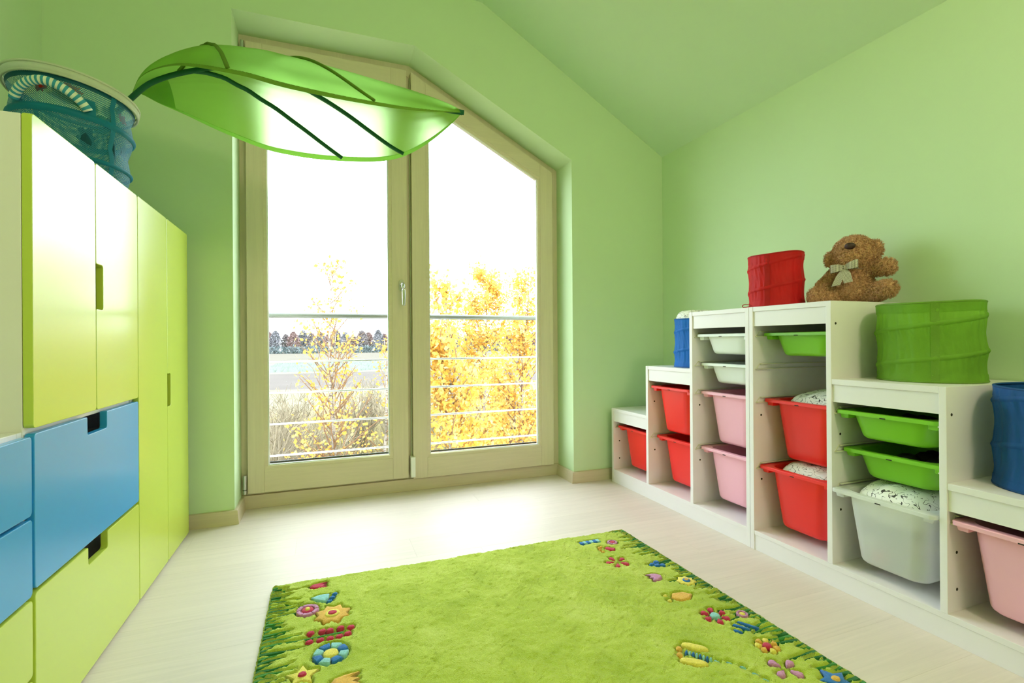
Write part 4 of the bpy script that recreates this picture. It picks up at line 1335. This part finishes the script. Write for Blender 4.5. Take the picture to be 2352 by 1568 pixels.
# ------------------------------------------------------------------ outside: field, hedge, birches, shrubs
GZ = -2.6
def build_outside():
    def strip(name, y0, y1, rgb, amt, scale, label, x0=-130, x1=260, z=GZ):
        t = NT(name)
        v = t.coord((1, 1, 1))
        t.l(t.ramp(t.noise(v, scale, 6, 0.65), mix_stops(rgb, amt)), t.b.inputs['Base Color'])
        t.b.inputs['Roughness'].default_value = 1.0
        t.b.inputs['Specular IOR Level'].default_value = 0.0
        o = MB().box(x0, x1, y0, y1, GZ - 0.5, z).build(name, t.m)
        tag(o, label, 'ground', kind='structure')
    strip('meadow_ground', 3.4, 27, (132, 123, 98), 0.28, 1.3, 'dry meadow below the window')
    strip('field_margin', 27, 40, (116, 113, 95), 0.18, 0.8, 'grassy edge of the field')
    strip('ploughed_field', 40, 61, (97, 91, 88), 0.10, 0.5, 'bare ploughed field')
    strip('cabbage_patch_ground', 61, 98, (108, 110, 98), 0.10, 0.3, 'ground of the cabbage patch')
    strip('stubble_field', 98, 230, (103, 98, 90), 0.10, 0.2, 'pale stubble field before the tree line')
    # cabbages: countless tiny heads
    n = 5200
    x = rng.uniform(-7, 45, n); y = rng.uniform(64, 97, n)
    V, Fs = [], []
    for k in range(n):
        r = 0.22 + 0.12 * rng.random()
        V += [(x[k] - r, y[k], GZ), (x[k], y[k] - r, GZ), (x[k] + r, y[k], GZ), (x[k], y[k] + r, GZ), (x[k], y[k], GZ + r * 1.3)]
        b = 5 * k
        Fs += [(b, b + 1, b + 4), (b + 1, b + 2, b + 4), (b + 2, b + 3, b + 4), (b + 3, b, b + 4)]
    m = MB(); m.v, m.f = V, Fs
    tag(m.build('cabbage_rows', plain('cabbage_leaf', (114, 121, 114), 0.8, 0.2, 0.4, spec=0.0)), 'rows of pale green cabbages in the field', 'cabbages', kind='stuff')
    # ---- distant hedge of trees; distance haze is put into the greyed, lightened crown colours
    hues = [((138, 114, 112), 'reddish brown bare tree in the distant tree line', 7.2), ((126, 124, 130), 'grey leafless tree in the distant tree line', 8.0), ((138, 124, 82), 'tall thin yellow tree in the distant tree line', 10.5), ((124, 114, 116), 'dark brown tree in the distant tree line', 7.6)]
    protos = []
    for q, (rgb, lab, H) in enumerate(hues):
        T = empty('distant_tree', (0, 0, GZ), lab, 'tree', 'trees in the distant tree line')
        R = np.random.default_rng(40 + q)
        N = 3200
        t = R.random(N) ** 0.8
        rad = (1.9 if q != 2 else 1.3) * np.sin(np.pi * np.clip(t * 0.92 + 0.06, 0, 1)) ** 0.7 * np.sqrt(R.random(N)) + 0.05
        a = R.random(N) * 2 * np.pi
        c = np.stack([rad * np.cos(a), rad * np.sin(a), 0.3 + t * (H - 0.3)], 1)
        s = 0.42
        d1, d2 = R.normal(size=(N, 3)) * s * 0.6, R.normal(size=(N, 3)) * s * 0.6
        V = np.stack([c, c + d1, c + d2], 1).reshape(-1, 3)
        m = MB(); m.v = (V + np.array([0, 0, GZ])).tolist(); m.f = np.arange(3 * N).reshape(-1, 3).tolist()
        m.build('crown', plain('far_crown_%d' % q, rgb, 0.95, 0.15, 0.6, spec=0.0), T)['kind'] = 'stuff'
        MB().tube([(0, 0, GZ), (0.1, 0, GZ + H * .5), (0, 0, GZ + H * .85)], [0.16, 0.1, 0.03], 6).build('trunk', plain('far_bark', (84, 78, 76), 0.9, spec=0.0), T)
        protos.append(T)
    R = random.Random(5)
    x, first = -24.0, set()      # the first trees stand where the window shows them
    order = [0, 2, 0, 1, 3, 0, 1, 3, 1, 0, 3, 1, 0, 3]
    k = 0
    while x < 100:
        q = order[k % len(order)]
        if q == 2 and k > 3: q = 1
        o = protos[q] if q not in first else copy_tree(protos[q])
        first.add(q)
        o.location = (x, (185 if k % 2 else 190.5) + R.uniform(-.4, .4), GZ)
        sc = R.uniform(0.85, 1.04) if q != 2 else 1.05
        o.scale = (sc * 1.15, sc, sc)
        o.rotation_euler = (0, 0, R.uniform(0, 6))
        x += R.uniform(2.72, 2.9)
        k += 1
    x = -29.6
    while x > -75:
        o = copy_tree(protos[(0, 1, 3)[k % 3]])
        o.location = (x, (185 if k % 2 else 190.5), GZ)
        o.scale = (1, 1, R.uniform(0.9, 1.05))
        x -= R.uniform(2.72, 2.9)
        k += 1
    # low bluish undergrowth at the foot of the tree line
    N = 21000
    c = np.stack([rng.uniform(-76, 105, N), rng.uniform(179, 182, N), GZ + 2.3 * rng.random(N) ** 1.4], 1)
    V = np.stack([c, c + rng.normal(size=(N, 3)) * 0.28, c + rng.normal(size=(N, 3)) * 0.28], 1).reshape(-1, 3)
    m = MB(); m.v = V.tolist(); m.f = np.arange(3 * N).reshape(-1, 3).tolist()
    tag(m.build('undergrowth', plain('undergrowth_leaf', (104, 114, 116), 0.95, 0.15, 0.3, spec=0.0)), 'low grey-green undergrowth along the distant tree line', 'bushes', kind='stuff')

    # ---- birches
    bark = NT('birch_bark')
    v = bark.coord((3, 3, 14))
    bark.l(bark.ramp(bark.noise(v, 3, 4, 0.7), [(0.40, lin((78, 66, 58))), (0.50, lin((150, 140, 130)))]), bark.b.inputs['Base Color'])
    bark.b.inputs['Roughness'].default_value = 0.8
    twigm = plain('brown_twig', (122, 96, 76), 0.85, 0.15, 3, spec=0.0)
    def leafmat(name, a, b, c_):
        t = NT(name)
        oi = t.coord()
        col = t.ramp(t.noise(oi, 5, 2, 0.7), [(0.34, lin(a)), (0.5, lin(b)), (0.66, lin(c_))])
        t.l(col, t.b.inputs['Base Color']); t.b.inputs['Roughness'].default_value = 0.8; t.b.inputs['Specular IOR Level'].default_value = 0.1
        tr = t.n('ShaderNodeBsdfTranslucent'); t.l(col, tr.inputs[0])
        mx = t.n('ShaderNodeMixShader'); mx.inputs[0].default_value = 0.45
        t.l(t.b.outputs[0], mx.inputs[1]); t.l(tr.outputs[0], mx.inputs[2]); t.l(mx.outputs[0], t.out.inputs[0])
        return t.m
    gold = leafmat('golden_leaf', (200, 148, 58), (210, 172, 84), (216, 194, 126))
    gold2 = leafmat('golden_leaf_sparse', (190, 132, 66), (212, 168, 76), (206, 184, 120))
    def birch(x, y, H, spread, nbr, nleaf, seed, label, lm, stems=1, low=0.15, lsize=0.05, upsweep=0.9):
        R = random.Random(seed)
        T = empty('birch_tree', (x, y, GZ), label, 'tree')
        br = MB()
        tips = []
        for s_ in range(stems):
            ox = R.uniform(-0.25, 0.25) if stems > 1 else 0
            tp = [Vector((x + ox * .3, y, GZ))]
            for k in range(1, 11):
                t = k / 10
                tp.append(Vector((x + ox * (0.3 + t) + 0.10 * math.sin(3.1 * t + seed) , y + 0.08 * math.sin(2.3 * t + seed * 2), GZ + H * t * (1 if s_ == 0 else 0.8))))
            MB().tube(tp, [0.034 * (1 - k / 10) ** 0.8 * (1 if s_ == 0 else .7) + 0.006 for k in range(11)], 7).build('trunk', bark.m, T, smooth=True)
            for b in range(nbr):
                t = low + (0.97 - low) * (b + R.random()) / nbr
                i = min(9, int(t * 10)); p = tp[i].lerp(tp[i + 1], t * 10 - i)
                a = R.uniform(0, 2 * PI)
                L = spread * (1 - t) ** 0.6 * R.uniform(0.6, 1.1) + 0.18
                d = Vector((math.cos(a), math.sin(a), upsweep * R.uniform(0.7, 1.3))).normalized()
                q = [p]
                for k in range(1, 6):
                    d = (d + Vector((R.uniform(-.15, .15), R.uniform(-.15, .15), 0.06))).normalized()
                    q.append(q[-1] + d * L / 5)
                    if k > 1: tips.append((q[-1], L))
                br.tube(q, [0.014 * (1 - k / 6) * (1.2 - t) + 0.0038 for k in range(6)], 4, False)
                for e in range(4):
                    b0 = q[R.randint(1, 5)]
                    d2 = (d + Vector((R.uniform(-.9, .9), R.uniform(-.9, .9), R.uniform(-.3, .6)))).normalized()
                    e1 = b0 + d2 * L * R.uniform(0.2, 0.45)
                    br.tube([b0, b0.lerp(e1, .5) + Vector((0, 0, .02)), e1], [0.0042, 0.0036, 0.0028], 3, False)
                    tips += [(e1, L), (b0.lerp(e1, .6), L), (b0.lerp(e1, .3), L)]
        br.build('branches', twigm, T)['kind'] = 'stuff'
        P = np.array([tuple(p) for p, _ in tips])
        g = np.random.default_rng(seed)
        idx = g.integers(0, len(P), nleaf)
        c = P[idx] + g.normal(size=(nleaf, 3)) * np.array([0.075, 0.075, 0.075])
        a = g.normal(size=(nleaf, 3)); a /= np.linalg.norm(a, axis=1)[:, None]
        b = np.cross(a, g.normal(size=(nleaf, 3))); b /= np.linalg.norm(b, axis=1)[:, None]
        s = lsize * (0.55 + 0.6 * g.random(nleaf))[:, None]
        V = np.stack([c - a * s * .6, c - a * s * 0.1 + b * s * .48, c + a * s * .65, c - a * s * 0.1 - b * s * .48], 1).reshape(-1, 3)
        m = MB(); m.v = V.tolist(); m.f = np.arange(4 * nleaf).reshape(-1, 4).tolist()
        m.build('foliage', lm, T)['kind'] = 'stuff'
        return T
    birch(0.30, 8.6, 4.75, 1.05, 40, 1500, 3, 'slender white birch with sparse yellow leaves', gold2, 2, 0.10, 0.060)
    birch(1.15, 10.9, 3.5, 0.6, 16, 420, 12, 'thin young birch with few leaves beside the slender birch', gold2, 1, 0.2, 0.06)
    birch(1.92, 6.9, 4.2, 0.92, 44, 7500, 21, 'dense golden birch close to the window', gold, 2, 0.06, 0.062)
    birch(3.35, 8.5, 4.7, 0.92, 44, 7500, 22, 'tallest golden birch with a thin bare top', gold, 2, 0.06, 0.062)
    birch(5.75, 11.3, 4.6, 0.9, 40, 5200, 23, 'golden birch farthest from the slender white birch', gold, 1, 0.06, 0.062)
    birch(3.50, 11.2, 5.0, 1.25, 52, 11000, 24, 'golden birch standing behind the other golden birches', gold, 1, 0.06, 0.062)
    # ---- leafless shrubs
    brownt = plain('grey_twig', (132, 122, 104), 0.9, 0.2, 2, spec=0.0)
    labels = ['bare grey shrub at the foot of the slender birch', 'bare shrub with pale forked stems in the meadow', 'tangled brown shrub in the meadow before the field', 'low twiggy shrub beside the young birch', 'bare shrub in front of the field margin', 'small twiggy shrub between the birches']
    spots = [(-1.0, 10.4, 1.8, 1.3), (-0.85, 13.7, 1.8, 1.4), (0.95, 14.7, 1.9, 1.7), (1.95, 13.0, 1.8, 1.4), (2.8, 16.4, 1.6, 2.0), (0.0, 11.6, 1.25, 1.0)]
    for q, ((x, y, H, W_), lab) in enumerate(zip(spots, labels)):
        R = random.Random(60 + q)
        T = empty('bare_shrub', (x, y, GZ), lab, 'shrub', 'leafless shrubs in the meadow')
        st_, tw = MB(), MB()
        for b in range(34):
            a = R.uniform(0, 2 * PI)
            d = Vector((math.cos(a) * R.uniform(.1, .42), math.sin(a) * R.uniform(.1, .42), 1)).normalized()
            p = [Vector((x + R.uniform(-.15, .15) * W_, y + R.uniform(-.15, .15) * W_, GZ))]
            for k in range(6):
                d = (d + Vector((R.uniform(-.2, .2), R.uniform(-.2, .2), R.uniform(-.04, .06)))).normalized()
                p.append(p[-1] + d * H / 5.5)
            st_.tube(p, [0.020 * (1 - k / 7) + 0.006 for k in range(7)], 5, False)
            for e in range(16):
                b0 = p[R.randint(1, 6)]
                d2 = (d + Vector((R.uniform(-1.2, 1.2), R.uniform(-1.2, 1.2), R.uniform(-.4, .6)))).normalized()
                b1 = b0 + d2 * R.uniform(.12, .34); b2 = b1 + (d2 + Vector((R.uniform(-.5, .5), R.uniform(-.5, .5), .2))) * R.uniform(.06, .2)
                tw.tube([b0, b1, b2], [0.008, 0.006, 0.0045], 3, False)
        st_.build('stems', brownt, T)['kind'] = 'stuff'
        tw.build('twigs', brownt, T)['kind'] = 'stuff'
    # ---- dry grass
    N = 26000
    gx_, gy_ = rng.uniform(-3.5, 9, N), rng.uniform(8.5, 24, N)
    hgt = 0.25 + 0.45 * rng.random(N)
    c = np.stack([gx_, gy_, np.full(N, GZ)], 1)
    tip = c + np.stack([rng.normal(size=N) * 0.16, rng.normal(size=N) * 0.16, hgt], 1)
    wv = np.stack([rng.normal(size=N), rng.normal(size=N), np.zeros(N)], 1); wv /= np.linalg.norm(wv, axis=1)[:, None]
    V = np.stack([c - wv * 0.012, c + wv * 0.012, tip], 1).reshape(-1, 3)
    m = MB(); m.v = V.tolist(); m.f = np.arange(3 * N).reshape(-1, 3).tolist()
    tag(m.build('dry_grass', plain('dry_grass_blade', (140, 130, 98), 0.95, 0.35, 0.9, spec=0.0)), 'tall dry grass in the meadow outside', 'grass', kind='stuff')
build_outside()
